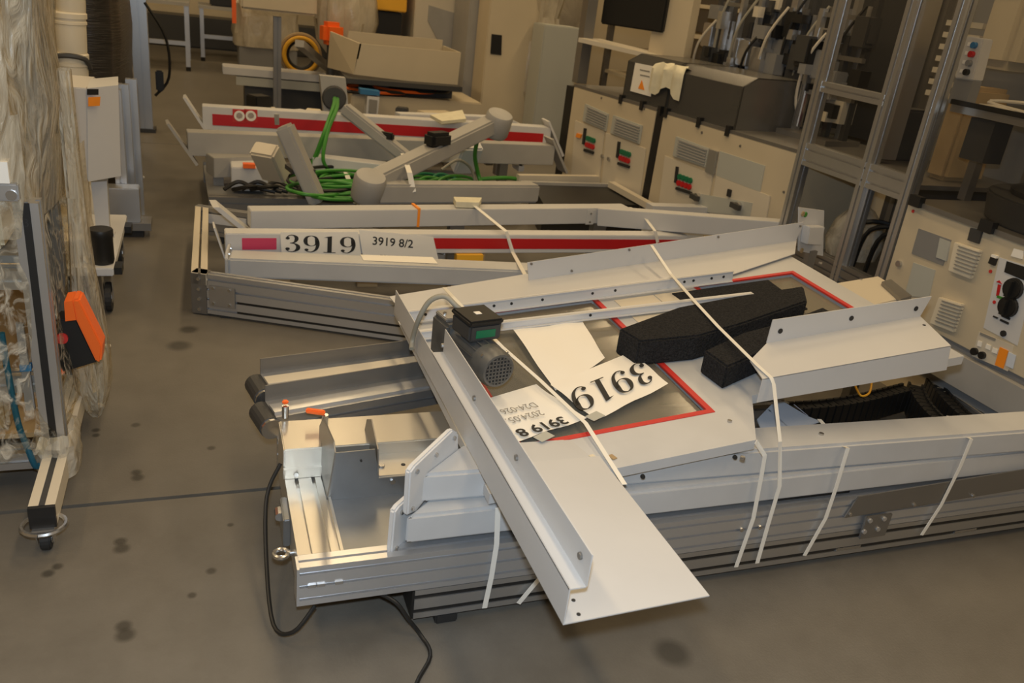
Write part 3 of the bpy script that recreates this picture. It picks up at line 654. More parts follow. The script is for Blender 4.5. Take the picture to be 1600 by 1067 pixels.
# white tubes and the red striped beam of the middle pile
zw3 = .205
a3, b3 = P(356, 404, zw3), P(600, 414, zw3); d3 = (b3-a3).normalized(); b3 = a3+d3*1.75
t = thing('square_tube', 'white square steel tube with drilled end flange in the middle pile', 'tube', (a3.x, a3.y, zw3-.1))
MB().edge(a3, b3, .13, .09).build('tube', 'white', t, .008)
bk3 = V((-d3.y, d3.x, 0)); f0 = a3-d3*.012
MB().prism([f0-bk3*.01+V((0, 0, -.11)), f0-bk3*.01+V((0, 0, .0)), f0+bk3*.02+V((0, 0, .025)), f0+bk3*.15+V((0, 0, .025)), f0+bk3*.15+V((0, 0, -.06)), f0+bk3*.1+V((0, 0, -.11))], d3*.012).build('flange', 'white', t, .003)
for k in (.04, .12): bolt(f0+bk3*k+V((0, 0, .008))+d3*.012, d3, t, .007)
sup = a3.lerp(b3, .5)
for k in (.12, .6): q = a3.lerp(b3, k)+bk3*.06; tag(MB().lo((q.x-.05, q.y-.05, 0), (q.x+.05, q.y+.05, zw3-.09)).build('packing_block', 'cardboard'), 'wooden packing block under the white tube of the middle pile', 'block', 'packing blocks of the middle pile')
zr = .275
ar, br = P(352, 365, zr), P(1015, 368, zr); dr = (br-ar).normalized(); bkr = V((-dr.y, dr.x, 0))
t = thing('striped_beam', 'white beam with a broad red stripe in the middle pile', 'beam', (ar.x, ar.y, zr-.12))
MB().edge(ar, br+dr*.25, .09, .098).build('beam', 'white_clean', t, .004)
sx = [PL(x, 372, ar, bkr) for x in (377, 1020)]
MB().edge(PL(378, 372, ar, bkr)-bkr*.002, PL(432, 372, ar, bkr)-bkr*.002, .0025, .055).build('stripe', 'magenta', t)
MB().edge(PL(677, 372, ar, bkr)-bkr*.002, br+dr*.25+V((0, 0, -.024))-bkr*.002, .0025, .055).build('stripe', 'red', t)
MB().prism([ar-dr*.008-bkr*.01+V((0, 0, -.115)), ar-dr*.05+bkr*.0+V((0, 0, .025)), ar-dr*.05+bkr*.1+V((0, 0, .025)), ar-dr*.008+bkr*.1+V((0, 0, -.115))], dr*.008).build('end_plate', 'white_clean', t)
for k in (.3, .55, .93): q = ar.lerp(br, k)+bkr*.045; tag(MB().lo((q.x-.05, q.y-.03, 0), (q.x+.05, q.y+.03, zr-.098)).build('packing_block', 'cardboard'), 'tall wooden packing block under the red striped beam of the middle pile', 'block', 'tall packing blocks of the middle pile')
# lot papers leaning on it
on = bkr; o = ar-bkr*.012
t = thing('lot_paper', 'white sheet with large black serif 3919 hung on the striped beam', 'paper', PL(440, 400, o, on))
plate('sheet', [PL(438, 363, o, on), PL(559, 362, o, on), PL(566, 408, o, on), PL(440, 398, o, on)], bkr*.0012, 'paper', t)
pa, pb = PL(444, 393, o-bkr*.001, on), PL(556, 396, o-bkr*.001, on)
didone('3919', (pb-pa).length/2.60, pa, pb-pa, (0, 0, 1), 'ink', t, .082)
t = thing('lot_paper', 'white printed sheet reading 3919 8/2 hung on the striped beam', 'paper', PL(570, 400, o, on))
o2 = o-bkr*.004
plate('fold', [P(563, 398, zw3+.002), P(676, 402, zw3+.002), P(684, 412, zw3+.002), P(568, 407, zw3+.002)], (0, 0, .001), 'paper', t)
plate('sheet', [PL(561, 359, o2, on), PL(677, 370, o2, on), PL(686, 410, o2, on), PL(568, 408, o2, on)], bkr*.0012, 'paper', t)
pa, pb = PL(582, 382, o2, on), PL(655, 388, o2, on)
text('3919 8/2', (pb-pa).length/4.05, pa, pb-pa, (0, 0, 1), 'ink', t, .0008)
for k_ in range(9):
    q_ = PL(594, 398, o2-bkr*.001, on)+(pb-pa).normalized()*(.018*k_); MB().edge(q_, q_+(pb-pa).normalized()*.013, .0006, .006).build('faint_print', 'ink_grey', t)
# long white beams on top
zb = .335
aw, bw = P(392, 330, zb), P(985, 325, zb); dw = (bw-aw).normalized(); bkw = V((-dw.y, dw.x, 0))
t = thing('long_beam', 'long white beam with bolted joint plate lying on the middle pile', 'beam', (aw.x, aw.y, zb-.11))
MB().edge(aw, bw, .10, .09).build('beam', 'sheet', t, .003)
MB().prism([aw-dw*.17-bkw*.0+V((0, 0, .02)), aw-dw*.14+V((0, 0, .02)), aw+dw*.02+V((0, 0, -.125)), aw-dw*.01+V((0, 0, -.125))], bkw*.13).build('end_plate', 'white_clean', t)
j0 = PL(918, 328, aw, bkw); MB().edge(j0-bkw*.003, j0+dw*.05-bkw*.003, .004, .085).build('joint_plate', 'sheet', t)
for k in (.02, .07): bolt(j0+dw*.025-bkw*.003+V((0, 0, -k)), -bkw, t, .007)
os_ = PL(653, 326, aw, bkw); MB().edge(os_-bkw*.002+V((0, 0, .002)), os_-bkw*.002+dw*.014+V((0, 0, .002)), .104, .10).build('orange_band', 'orange_sticker', t)
for k in (.08, .5, .92): q = aw.lerp(bw, k)+bkw*.05; tag(MB().lo((q.x-.04, q.y-.03, 0), (q.x+.04, q.y+.03, zb-.0905)).build('support_post', 'alu_dark'), 'dark support post under the long white beam of the middle pile', 'post', 'support posts of the long beam')
aw2, bw2 = P(934, 326, zb+.002), P(1243, 349, zb+.12); dw2 = (bw2-aw2).normalized(); bk2 = V((-dw2.y, dw2.x, 0)).normalized()
t = thing('angled_beam', 'white beam angling off towards the machine frame behind the sheet flange', 'beam', (aw2.x, aw2.y, zb-.09))
MB().edge(aw2+bk2*.0, bw2, .09, .10).build('beam', 'sheet', t, .003)
q = bw2-dw2*.1; MB().lo((q.x-.03, q.y+.0, 0), (q.x+.03, q.y+.06, q.z-.1)).build('post', 'alu_dark', t)
tag(MB().edge(P(1020, 322, .34), P(1128, 325, .34), .08, .33).build('panel_edge', 'sheet'), 'upright pale panel edge behind the angled beam', 'panel')
# strap bits on the middle pile
def strap2(pts, label, wd=.02): tag(MB().ribbon(pts, wd, .0015, (1, .2, 0)).build('packing_strap', 'strap'), label, 'strap')
strap2([P(735, 316, .36), P(742, 322, .35), PL(790, 362, ar, bkr)+V((0, -.01, .004)), PL(800, 393, ar, bkr)-bkr*.01, P(822, 432, .24)], 'white packing strap slanting over the long beam and the striped beam')
strap2([P(984, 324, .345), P(1001, 331, .345), PL(1022, 362, ar, bkr)-bkr*.01+V((0, 0, .006)), PL(1026, 378, ar, bkr)-bkr*.012], 'white packing strap over the joint of the long and angled beams')
tag(MB().prism([P(708, 316, .34), P(752, 317, .34), P(748, 325, .34), P(712, 324, .34)], (0, 0, .03)).build('crumpled_tape', 'cloth'), 'crumpled tape lump where the strap crosses the long beam', 'tape')
p = P(735, 400, .17); tag(MB().lo((p.x-.07, p.y+.0, .10), (p.x+.07, p.y+.05, .175)).build('yellow_block', 'yellow'), 'yellow plastic block under the red striped beam', 'block')
tag(MB().lo((p.x-.07, p.y+.0, 0), (p.x+.07, p.y+.05, .1)).build('packing_block', 'cardboard'), 'wooden block carrying the yellow plastic block', 'block')
# ================================================================== third pile (robot arms, green cables, red striped barriers)
t = thing('profile_pallet', 'dark aluminium profile pallet frame carrying the arms and green cables', 'profile frame', P(560, 318, .0))
pa, pb = P(326, 308, .14), P(815, 318, .14); dp_ = (pb-pa).normalized(); bp_ = V((-dp_.y, dp_.x, 0))
MB().edge(pa, pb, .08, .14, 1, 2).build('long_profile', 'alu_dark', t)
MB().edge(pa+bp_*.9, pb+bp_*.9, .08, .14, 1, 2).build('long_profile', 'alu_dark', t)
MB().prism([pa+bp_*.05+V((0, 0, -.02)), pb+bp_*.05+V((0, 0, -.02)), pb+bp_*.95+V((0, 0, -.02)), pa+bp_*.95+V((0, 0, -.02))], (0, 0, -.02)).build('deck', 'mid_grey', t)
def at3(x, y, z): return P(x, y, z)
def beam3(x0, y0, x1, y1, z, w_, h, m, label, stripe=None, plates=True, name='flanged_beam'):
    a, b = P(x0, y0, z), P(x1, y1, z); d = (b-a).normalized(); k = V((-d.y, d.x, 0)); t = thing(name, label, 'beam', (a.x, a.y, z-h))
    MB().edge(a, b, w_, h).build('beam', m, t, .003)
    if stripe: 
        s = MB().edge(a-k*.003+d*.06+V((0, 0, -h*.30)), b-k*.003-d*.06+V((0, 0, -h*.30)), .004, h*.48).build('stripe', 'red', t)
    if plates:
        for q, s in ((a, -1), (b, 1)):
            e_ = .075 if s > 0 else 0
            MB().prism([q-d*(.10-e_)+V((0, 0, .05))-k*.01, q-d*(.115-e_)+V((0, 0, .045))-k*.01, q+d*(.04+e_)+V((0, 0, -h-.06))-k*.01, q+d*(.055+e_)+V((0, 0, -h-.05))-k*.01], k*(w_+.02)).build('end_plate', m, t)
    for f in (.15, .85):
        q = a.lerp(b, f)+k*(w_*.5); MB().lo((q.x-.03, q.y-.03, .121), (q.x+.03, q.y+.03, z-h)).build('stand', 'alu_dark', t)
    return t, a, b, d, k
t, a, b, d, k = beam3(316, 166, 862, 200, .50, .12, .15, 'white_clean', 'red striped barrier beam with slanted end plates, round decals on its stripe', True)
for x in (374, 392):
    p = PL(x, 181, a-k*.004, k); MB().edge(p-d*.042+V((0, 0, .042))-k*.001, p+d*.042+V((0, 0, .042))-k*.001, .002, .084).build('decal', 'seal', t); MB().lathe(p-k*.001, [(.034, 0), (.034, .003), (.020, .003), (.020, 0)], 20, -k).build('decal_ring', 'paper', t)
beam3(625, 178, 800, 184, .50, .10, .10, 'white_clean', 'second red striped barrier beam behind the first, partly hidden', True, False)
beam3(293, 207, 868, 228, .42, .12, .14, 'grey_paint', 'grey flanged beam with slanted end plates in front of the striped barrier')
beam3(334, 247, 418, 245, .30, .15, .12, 'grey_paint', 'short grey beam stub behind the white junction box', None, False)
beam3(488, 245, 600, 258, .32, .12, .08, 'white_clean', 'white flat beam behind the green cable coil', None, False)
t = thing('junction_box', 'white junction box with a small orange plug at the cable pile', 'box', P(385, 290, .0))
MB().lo(P(362, 290, .17)-V((0, 0, .03)), P(418, 290, .17)+V((0, .22, .11))).build('box', 'white_clean', t, .005)
p = P(388, 262, .28); MB().lo((p.x-.03, p.y-.02, .28), (p.x+.04, p.y+.03, .305)).build('plug', 'orange', t)
# tilted arms
def arm(a, b, w_, h, m, label, caps=(), name='suspension_tube', joints=()):
    t = thing(name, label, 'arm', (a.x, a.y, min(a.z, b.z)-h/2)); MB().bar(a, b, w_, h).build('tube', m, t, .012)
    for q, r in caps: MB().lathe(q+V((0, 0, -.085)), [(r*.6, 0), (r*.9, .012), (r, .03), (r, .145), (r*.9, .163), (r*.6, .17)], 24, (.1, -.35, 1)).build('joint', m, t, 0, True)
    return t
j1, j2, j3 = P(572, 290, .36), P(773, 192, .62), P(835, 300, .30)
t = arm(j1, j2, .12, .10, 'grey_paint', 'grey tubular suspension arm rising from its round elbow joint', ((j1, .088), (j2, .088)))
p = j1.lerp(j2, .5); MB().box(p+V((0, -.02, .075)), (.16, .10, .09), .5).build('knob_cover', 'black', t, .02)
for fx in (j1, j2): pass
MB().lo((j1.x-.04, j1.y-.04, .1), (j1.x+.04, j1.y+.04, .3)).build('column', 'grey_paint', t)
arm(P(585, 300, .33), j3, .12, .11, 'grey_paint', 'grey tubular arm lying level along the front of the cable pile')
t = arm(P(537, 168, .62), P(635, 246, .36), .10, .07, 'grey_paint', 'flat grey arm with black grip sloping across the striped barrier')
p = P(594, 214, .46); MB().box(p+V((0, -.05, .02)), (.16, .05, .05), -.6).build('grip', 'black', t, .01)
t = arm(P(444, 196, .62), P(497, 316, .22), .12, .08, 'grey_paint', 'grey post leaning over the green cables, tied with a black band')
q0 = P(468, 262, .38); MB().box(q0+V((0, -.03, .0)), (.13, .14, .025), .2).build('band', 'dark_grey', t)
arm(P(412, 232, .46), P(432, 275, .28), .15, .10, 'beige_light', 'short cream post stub beside the white junction box')
arm(P(735, 222, .45), P(720, 262, .25), .16, .14, 'white_clean', 'wide white bracket arm under the upper elbow joint')
t = thing('bracket_plates', 'white folded mounting bracket with two shelves beside the upper elbow', 'bracket', P(800, 262, .14))
o = P(800, 262, .14); kk = V((0, 1, 0))
for pts in ([(778, 177), (826, 200), (824, 206), (776, 186)], [(784, 212), (822, 222), (822, 228), (784, 222)], [(770, 240), (816, 252), (816, 260), (768, 248)]):
    MB().prism([PL(x, y, o, kk) for x, y in pts], (0, .16, 0)).build('shelf', 'white_clean', t)
MB().prism([PL(x, y, o, kk) for x, y in ((818, 200), (827, 200), (818, 268), (810, 268))], (0, .16, 0)).build('upright', 'white_clean', t)
t = thing('socket_plate', 'grey plate with a round hole where the green cables enter', 'plate', P(515, 180, .0))
o = P(515, 215, .35)+V((0, .25, 0)); MB().prism([PL(x, y, o, kk) for x, y in ((500, 118), (540, 122), (545, 172), (506, 178))], (0, .08, 0)).build('plate', 'grey_paint', t)
c_ = PL(522, 153, o, kk); MB().lathe(c_+V((0, -.02, 0)), [(.075, 0), (.085, .01), (.085, .03)], 20, (0, 1, 0)).build('socket', 'dark_grey', t)
MB().lo((c_.x-.05, c_.y+.01, 0), (c_.x+.05, c_.y+.07, c_.z-.08)).build('stand', 'dark_grey', t)
# green cables
def cable(pts, r, m, label, grp=None): tag(MB().tube(pts, r, 7, 5).build('cable', m), label, 'cable', grp)
cable([c_+V((0, -.03, 0)), P(522, 165, .60), P(510, 200, .50), P(495, 240, .34), P(484, 268, .22), P(500, 285, .16)], .016, 'green', 'thick green cable dropping from the round socket')
cable([c_+V((.02, -.03, 0)), P(526, 170, .60), P(512, 206, .48), P(505, 250, .32), P(520, 272, .22)], .012, 'green', 'second green cable dropping from the round socket')
random.seed(3)
for i in range(20):
    cx, cy = random.uniform(500, 548), random.uniform(278, 298); rx, ry = random.uniform(38, 70), random.uniform(10, 19); z0 = .15+.007*i
    pts = [P(cx+rx*math.cos(a*.5236+i), cy+ry*math.sin(a*.5236+i), z0+.02*math.sin(a)) for a in range(13)]
    cable(pts, .010, 'green' if i % 4 else 'black', 'green cable coil turn lying between post and elbow' if i % 4 else 'black cable turn mixed into the green cable coil', 'coiled cable turns' if i % 4 else 'black cable turns')
for i in range(12):
    x0 = 625+i*10; pts = [P(x0-60, 285+i*2, .2), P(x0-30, 272+(i % 3)*5, .26), P(x0+10, 278+(i % 2)*8, .22), P(x0+30, 296, .17)]
    cable(pts, .010, 'green' if i % 3 else 'green_dark', 'green cable strand heaped under the rising arm' if i % 3 else 'dark green cable strand heaped under the rising arm', 'cable strands under the arm' if i % 3 else 'dark cable strands')
cable([P(745, 222, .5), P(742, 245, .38), P(748, 275, .24), P(755, 298, .16)], .014, 'green', 'green cable hanging from the upper elbow joint')
cable([P(752, 280, .2), P(780, 278, .22), P(808, 280, .2), P(828, 292, .16)], .014, 'green', 'green cable strand running to the lying arm end')
for i in range(5): cable([P(350+i*14, 296, .16), P(372+i*15, 284+(i % 2)*8, .2), P(395+i*14, 292, .18), P(430+i*10, 300, .16)], .012, 'black', 'black cable strand before the white junction box', 'black cables at the junction box')
cable([P(690, 265, .3), P(715, 250, .36), P(735, 262, .3), P(742, 285, .2)], .009, 'cable_grey', 'thin brown-grey hose arching beside the rising arm')
p = P(672, 292, .2); tag(MB().box(p, (.20, .16, .1), .4).build('connector_block', 'black', None, .015), 'black connector block under the rising arm', 'connector')
def tie(pts, label): tag(MB().ribbon(pts, .03, .002, (1, 0, 0)).build('packing_strap', 'strap'), label, 'strap')
tie([P(630, 240, .48), P(640, 270, .44), P(646, 300, .34), P(647, 318, .25)], 'white strap tied over the rising arm')
tie([P(540, 268, .25), P(549, 292, .22), P(556, 318, .15)], 'white strap end over the green cable coil')
tie([P(432, 178, .52), PL(433, 195, P(433, 178, .5)-V((0, .0, 0)), V((.1, 1, 0)))], 'white strap round the striped barrier beam')
# right part of third pile: open drawer/rail unit
t = thing('drawer_unit', 'flat cream drawer unit with dark interior and long rails beside the cabinets', 'drawer unit', P(900, 300, .0))
q = [P(830, 285, .20), P(948, 288, .20), P(1000, 320, .20), P(850, 320, .20)]
MB().prism(q, (0, 0, -.2)).build('tray', 'black', t)
MB().edge(P(812, 274, .24), P(950, 276, .24), .05, .24).build('rail', 'beige_light', t)
MB().edge(P(816, 284, .22), P(955, 288, .22), .04, .03).build('rail', 'grey_paint', t)
MB().bar(P(955, 288, .23), P(1016, 322, .23), .05, .04).build('rail', 'beige_light', t)
# ================================================================== control cabinets on the right
zc = .80
c0, c1 = P(897, 135, zc), P(1258, 243, zc)
dc = (c1-c0).normalized(); nc = V((dc.y, -dc.x, 0))            # nc points away from the aisle
if nc.x < 0: nc = -nc
def CF_(x, y, off=0.0): return PL(x, y, c0-nc*off, nc)
def fq(pts, th, m, parent, name, off=0.0, bevel=0): return MB().prism([CF_(x, y, off) for x, y in pts], -nc*th).build(name, m, parent, bevel)
def cabinet(xa, xb, label):
    ya = 135+(xa-897)*108/361; yb = 135+(xb-897)*108/361
    a, b = CF_(xa, ya), CF_(xb, yb); a.z = b.z = zc
    t = thing('control_cabinet', label, 'cabinet', (a.x, a.y, 0))
    MB().prism([(a.x, a.y, .10), (b.x, b.y, .10), (b.x, b.y, zc), (a.x, a.y, zc)], nc*.75).build('body', 'beige', t, .004)
    MB().prism([(a.x, a.y, .10), (b.x, b.y, .10), (b.x, b.y, 0), (a.x, a.y, 0)], nc*.7).build('plinth', 'black', t)
    MB().prism([(a.x, a.y, zc), (b.x, b.y, zc), V((b.x, b.y, zc))+nc*.75, V((a.x, a.y, zc))+nc*.75], (0, 0, .018)).build('top_plate', 'alu_dark', t)
    return t, a, b
cabA, a1, b1 = cabinet(897, 1026, 'cream control cabinet with two ventilation louvers and green-red lamp stickers')
cabB, a2, b2 = cabinet(1037, 1256, 'cream control cabinet with one louver beside a recessed grey window')
for (xa_, xb_, par_) in ((1026.5, 1036.5, cabA), (886, 896.5, cabA)):
    ya_ = 135+(xa_-897)*108/361; a_ = CF_(xa_, ya_); b_ = CF_(xb_, 135+(xb_-897)*108/361)
    MB().prism([(a_.x, a_.y, .02), (b_.x, b_.y, .02), (b_.x, b_.y, zc-.005), (a_.x, a_.y, zc-.005)], nc*.5).build('gap_shade', 'black', par_)  # black filler stands in for the darkness of the open gaps
def vent(pts, parent):
    f = fq(pts, .012, 'louver', parent, 'louver', 0, .002)
    q = [V(CF_(x, y, .012)) for x, y in pts]; n = 7
    for k in range(1, n):
        l, r = q[0].lerp(q[3], k/n), q[1].lerp(q[2], k/n); l, r = l.lerp(r, .08), r.lerp(l, .08)
        MB().bar(l-nc*.004, r-nc*.004, .010, .008).build('slat', 'grey_paint', f)
vent([(916, 162), (952, 178), (948, 205), (912, 189)], cabA)
vent([(960, 180), (1005, 196), (1000, 225), (955, 208)], cabA)
vent([(1058, 213), (1110, 232), (1105, 262), (1053, 244)], cabB)
fq([(1112, 233), (1124, 237), (1118, 273), (1105, 268)], .02, 'alu', cabB, 'louver_end')
r_ = fq([(1126, 236), (1196, 259), (1188, 300), (1120, 275)], .006, 'louver', cabB, 'recess_window')
# doors
for xs, par in (((900, 188, 945, 205, 935, 300, 892, 292), cabA), ((948, 207, 1010, 232, 1000, 312, 940, 300), cabA), ((1040, 243, 1115, 272, 1105, 335, 1030, 320), cabB), ((1120, 274, 1205, 306, 1198, 345, 1110, 335), cabB)):
    pts = list(zip(xs[0::2], xs[1::2])); fq(pts, .008, 'beige_light', par, 'door', 0, .002)
def lamps(pts, par, n=4):
    (x0, y0), (dx, dy) = pts; 
    fq([(x0-4, y0-16), (x0-1, y0-15), (x0-4, y0+10), (x0-7, y0+9)], .012, 'ink', par, 'label_strip', .008)
    for row, c, oy in ((0, 'green_dark', 0), (1, 'red', 10)):
        for k in range(n):
            p = CF_(x0+k*dx/n-row*1.5+1, y0+oy+k*dy/n, .009); MB().cyl(p, p-nc*.012, .018, None, 10).build('lamp', c, par)
    fq([(x0-4, y0+16), (x0+dx-2, y0+16+dy), (x0+dx-3, y0+20+dy), (x0-5, y0+20)], .012, 'ink', par, 'label_strip', .008)
lamps(((918, 216), (13, 5)), cabA); lamps(((971, 237), (16, 6)), cabA); lamps(((1062, 276), (22, 8)), cabB)
fq([(903, 208), (910, 210), (908, 216), (901, 214)], .012, 'orange_sticker', cabA, 'sticker', .008)
for x, y, par in ((942, 244, cabA), (952, 248, cabA)): p = CF_(x, y, .008); MB().cyl(p, p-nc*.012, .014, None, 10).build('lock', 'steel', par)
for x, y in ((1092, 308), (1156, 322)):
    p = CF_(x, y, .008); MB().cyl(p, p-nc*.03, .025, None, 12).build('lock', 'steel', cabB); MB().box(p-nc*.035, (.02, .09, .03)).build('handle', 'dark_grey', cabB)
fq([(1096, 303), (1176, 317), (1172, 338), (1090, 330)], .004, 'louver', cabB, 'latch_plate', .008)
fq([(1139, 295), (1144, 297), (1142, 308), (1137, 306)], .012, 'ink', cabB, 'key_slot', .008)
for x, y, par in ((968, 153, cabA), (1007, 170, cabA), (940, 153, cabA), (1097, 207, cabB), (1157, 228, cabB), (1225, 300, cabB)): bolt(CF_(x, y), -nc, par, .008, 'alu_dark')
# smoked acrylic hoods on the cabinets (corners of the photo at the front edge, depth behind)
zt = zc+.018
def hood(xa, xb, ytop_a, ytop_b, label, setback=.02):
    a = CF_(xa, 135+(xa-897)*108/361)+nc*setback; b = CF_(xb, 135+(xb-897)*108/361)+nc*setback; a.z = b.z = zt
    t = thing('machine_hood', label, 'hood', a); hh = .30
    def up(p, f, h): return V((p.x, p.y, zt+h))+nc*f
    MB().prism([up(a, 0, 0), up(b, 0, 0), up(b, 0, hh*.82), up(a, 0, hh*.82)], nc*.008).build('front_pane', 'smoke_pane', t)
    MB().prism([up(a, 0, hh*.82), up(b, 0, hh*.82), up(b, .10, hh), up(a, .10, hh)], nc*.006).build('bevel_pane', 'smoke_pane', t)
    MB().prism([up(a, .10, hh), up(b, .10, hh), up(b, .5, hh), up(a, .5, hh)], (0, 0, -.006)).build('top_pane', 'smoke', t)
    for p, s in ((a, 1), (b, -1)):
        MB().prism([up(p, 0, 0), up(p, 0, hh*.82), up(p, .10, hh), up(p, .5, hh), up(p, .5, 0)], dc*s*.01).build('side_pane', 'smoke', t)
    for f in (.04, .55, .96):
        q = a.lerp(b, f); MB().box(V((q.x, q.y, zt-.01))-nc*.012, (.03, .04, .06), math.atan2(dc.y, dc.x)).build('hinge', 'black', t)
    return t, a, b
hA, ha, hb = hood(968, 1034, 70, 90, 'smoked acrylic hood with warning sheet on the far cabinet')
hB, hc, hd = hood(1037, 1142, 90, 130, 'smoked acrylic hood with a beige cloth on the near cabinet')
o = V((ha.x, ha.y, zt))-nc*.004
sg = thing('warning_sign', 'white warning sheet with an orange triangle on the far smoked hood', 'sign', PL(1000, 150, o, nc))
plate('sheet', [PL(x, y, o, nc) for x, y in ((993, 98), (1023, 104), (1017, 151), (985, 142))], -nc*.002, 'paper', sg)
o2 = o-nc*.003
plate('triangle', [PL(x, y, o2, nc) for x, y in ((1003, 125), (1007, 141), (997, 138))], -nc*.001, 'orange_sticker', sg)
for yy in (108, 116): plate('print', [PL(x, y, o2, nc) for x, y in ((1000, yy), (1015, yy+3), (1015, yy+5), (1000, yy+2))], -nc*.0005, 'ink_grey', sg)
# cloth
cl = thing('cloth', 'crumpled cream rag draped over the edge of the smoked hood', 'cloth', PL(1045, 120, o, nc))
mb = MB(); n = 9; vs = []
A_, B_ = PL(1026, 86, o, nc), PL(1074, 96, o, nc); A_.z = B_.z = zt+.275
for i in range(n+1):
    for j in range(n+1):
        p = A_.lerp(B_, i/n); s = j/n
        if s < .45: p = p+nc*(.18*(.45-s)/.45)+V((0, 0, .012*math.sin(i*1.7+j)))
        else: p = p-nc*(.02+.012*math.sin(i*1.9))+V((0, 0, -(s-.45)*(.30+.06*math.sin(i*.9))))
        vs.append(p)
mb.add(vs, [(i*(n+1)+j, (i+1)*(n+1)+j, (i+1)*(n+1)+j+1, i*(n+1)+j+1) for i in range(n) for j in range(n)]).build('rag', 'cloth', cl, 0, True)
# assembly machinery standing behind the hoods: plates, guide rods, cylinders
random.seed(11)
def rack(a, b, back, z0, z1, label, n):
    t = thing('assembly_module', label, 'machine', V((a.x, a.y, z0))+nc*back)
    base = MB().prism([V((a.x, a.y, z0))+nc*back, V((b.x, b.y, z0))+nc*back, V((b.x, b.y, z0))+nc*(back+.28), V((a.x, a.y, z0))+nc*(back+.28)], (0, 0, .03)).build('base_plate', 'alu_dark', t)
    for k in range(n):
        f = (k+.5)/n; p = a.lerp(b, f)+nc*(back+random.uniform(.05, .2)); p.z = z0+.03; h = random.uniform(.6, 1.0)*(z1-z0)
        MB().box(p+V((0, 0, h/2)), (.035, .035, h)).build('guide_rod', random.choice(['alu', 'alu_dark', 'steel', 'dark_grey']), t)
        for e_ in range(2): MB().box(p+V((-.03, random.uniform(-.05, .05), h*random.uniform(.2, .95))), (random.uniform(.04, .10), random.uniform(.05, .14), random.uniform(.03, .16))).build('clamp', random.choice(['dark_grey', 'black', 'alu', 'beige_light', 'mid_grey']), t)
        if k % 2 == 0: MB().box(p+V((-.02, .02, h*random.uniform(.35, .8))), (.09, .12, .16)).build('carriage', random.choice(['dark_grey', 'black', 'mid_grey', 'alu']), t, .006)
        if k % 3 == 1: MB().cyl(p+V((-.05, .05, .02)), p+V((-.05, .05, .26)), .03, None, 12).build('cylinder', random.choice(['steel', 'red', 'dark_grey']), t)
        if k % 3 == 2: MB().tube([p+V((-.04, 0, h)), p+V((-.10, .08, h*.7)), p+V((-.07, .14, h*.3)), p+V((-.02, .1, .02))], .009, 6).build('hose', random.choice(['black', 'cable_grey', 'beige_light']), t)
    for k in range(3):
        z = z0+(z1-z0)*(.3+.25*k); MB().bar(V((a.x, a.y, z))+nc*(back+.13), V((b.x, b.y, z))+nc*(back+.13), .03, .025).build('cross_bar', 'alu_dark', t)
    return t
g = b2.copy()
rack(ha, hb, .58, zt, zt+.85, 'clutter of guide rods and black carriages behind the far smoked hood', 9)
rack(hc, hd, .58, zt, zt+.85, 'clutter of guide rods, hoses and cylinders behind the near smoked hood', 14)
rack(hd+dc*.03, hd+dc*.42, .30, zt, zt+.85, 'dark slide module with red cylinder standing next to the profile posts', 7)
tb_ = MB().prism([V((ha.x, ha.y, zt))+nc*.92, V((hd.x, hd.y, zt))+nc*.92+dc*.4, V((hd.x, hd.y, 2.1))+nc*.92+dc*.4, V((ha.x, ha.y, 2.1))+nc*.92], nc*.03).build('darkening_board', 'dark_grey'); tag(tb_, 'added dark upright board darkening the view behind the assembly modules on the control cabinets', 'board')  # board added to darken the background behind the racks
# shelf arm with tray left of the hoods
t = thing('monitor_arm', 'grey post with a tilted keyboard tray and dark monitor at the cabinet end', 'monitor stand', V((a1.x, a1.y, zt)))
p = CF_(905, 128, -.1); p.z = zt
MB().lo((p.x-.04, p.y-.05, zt), (p.x+.04, p.y+.05, zt+.75)).build('post', 'alu_dark', t)
MB().prism([V((p.x-.1, p.y-.1, zt+.30)), V((p.x+.3, p.y-.55, zt+.26)), V((p.x+.5, p.y-.45, zt+.26)), V((p.x+.15, p.y+.05, zt+.30))], (0, 0, .03)).build('tray', 'beige_light', t)
MB().box((p.x+.25, p.y-.25, zt+.60), (.06, .55, .32), .5).build('monitor', 'black', t, .01)
MB().box((p.x+.45, p.y-.5, zt+.5), (.1, .3, .5), .5).build('side_panel', 'beige', t)
# ================================================================== aluminium profile machine frames
def vpost(xy, z0, z1, s, m, par, name='post'): return MB().edge((xy[0]-s/2, xy[1]-s/2, z1), (xy[0]+s/2, xy[1]-s/2, z1), s, z1-z0, 1, 0, .009, .01).build(name, m, par)
def post(par, x, y, z0, z1, s=.05, m='alu'):
    mb = MB(); h = s/2; g = .0055; dpt = .01
    sec = []
    for (ux, uy), (vx, vy) in (((1, 0), (0, 1)), ((0, 1), (-1, 0)), ((-1, 0), (0, -1)), ((0, -1), (1, 0))):
        # side facing -v, running along u
        for u, w_ in ((-h, 0), (-g, 0), (-g, dpt), (g, dpt), (g, 0)): sec.append((x+ux*u-vx*(h-w_), y+uy*u-vy*(h-w_), z0))
    return mb.prism(sec, (0, 0, z1-z0)).build('post', m, par)
XF = 2.93
yA, yB, yC = PX(1262, 220, XF).y, PX(1385, 170, XF).y, PX(1440, 230, 2.84).y
fr = thing('profile_enclosure', 'tall aluminium profile machine enclosure with glass panes between the cabinets', 'enclosure', (XF, yB, 0))
ZT = 2.0
def rz(x, y, X): return PX(x, y, X).z
ym = PX(1345, 330, XF).y
for y in (yA, yB): post(fr, XF, y, 0, ZT, .055)
for y in (yA, yC+.05): post(fr, XF+.75, y, 0, ZT, .05, 'alu_dark')
z1, z2, z3 = rz(1330, 143, XF), rz(1330, 255, XF), rz(1310, 415, XF)
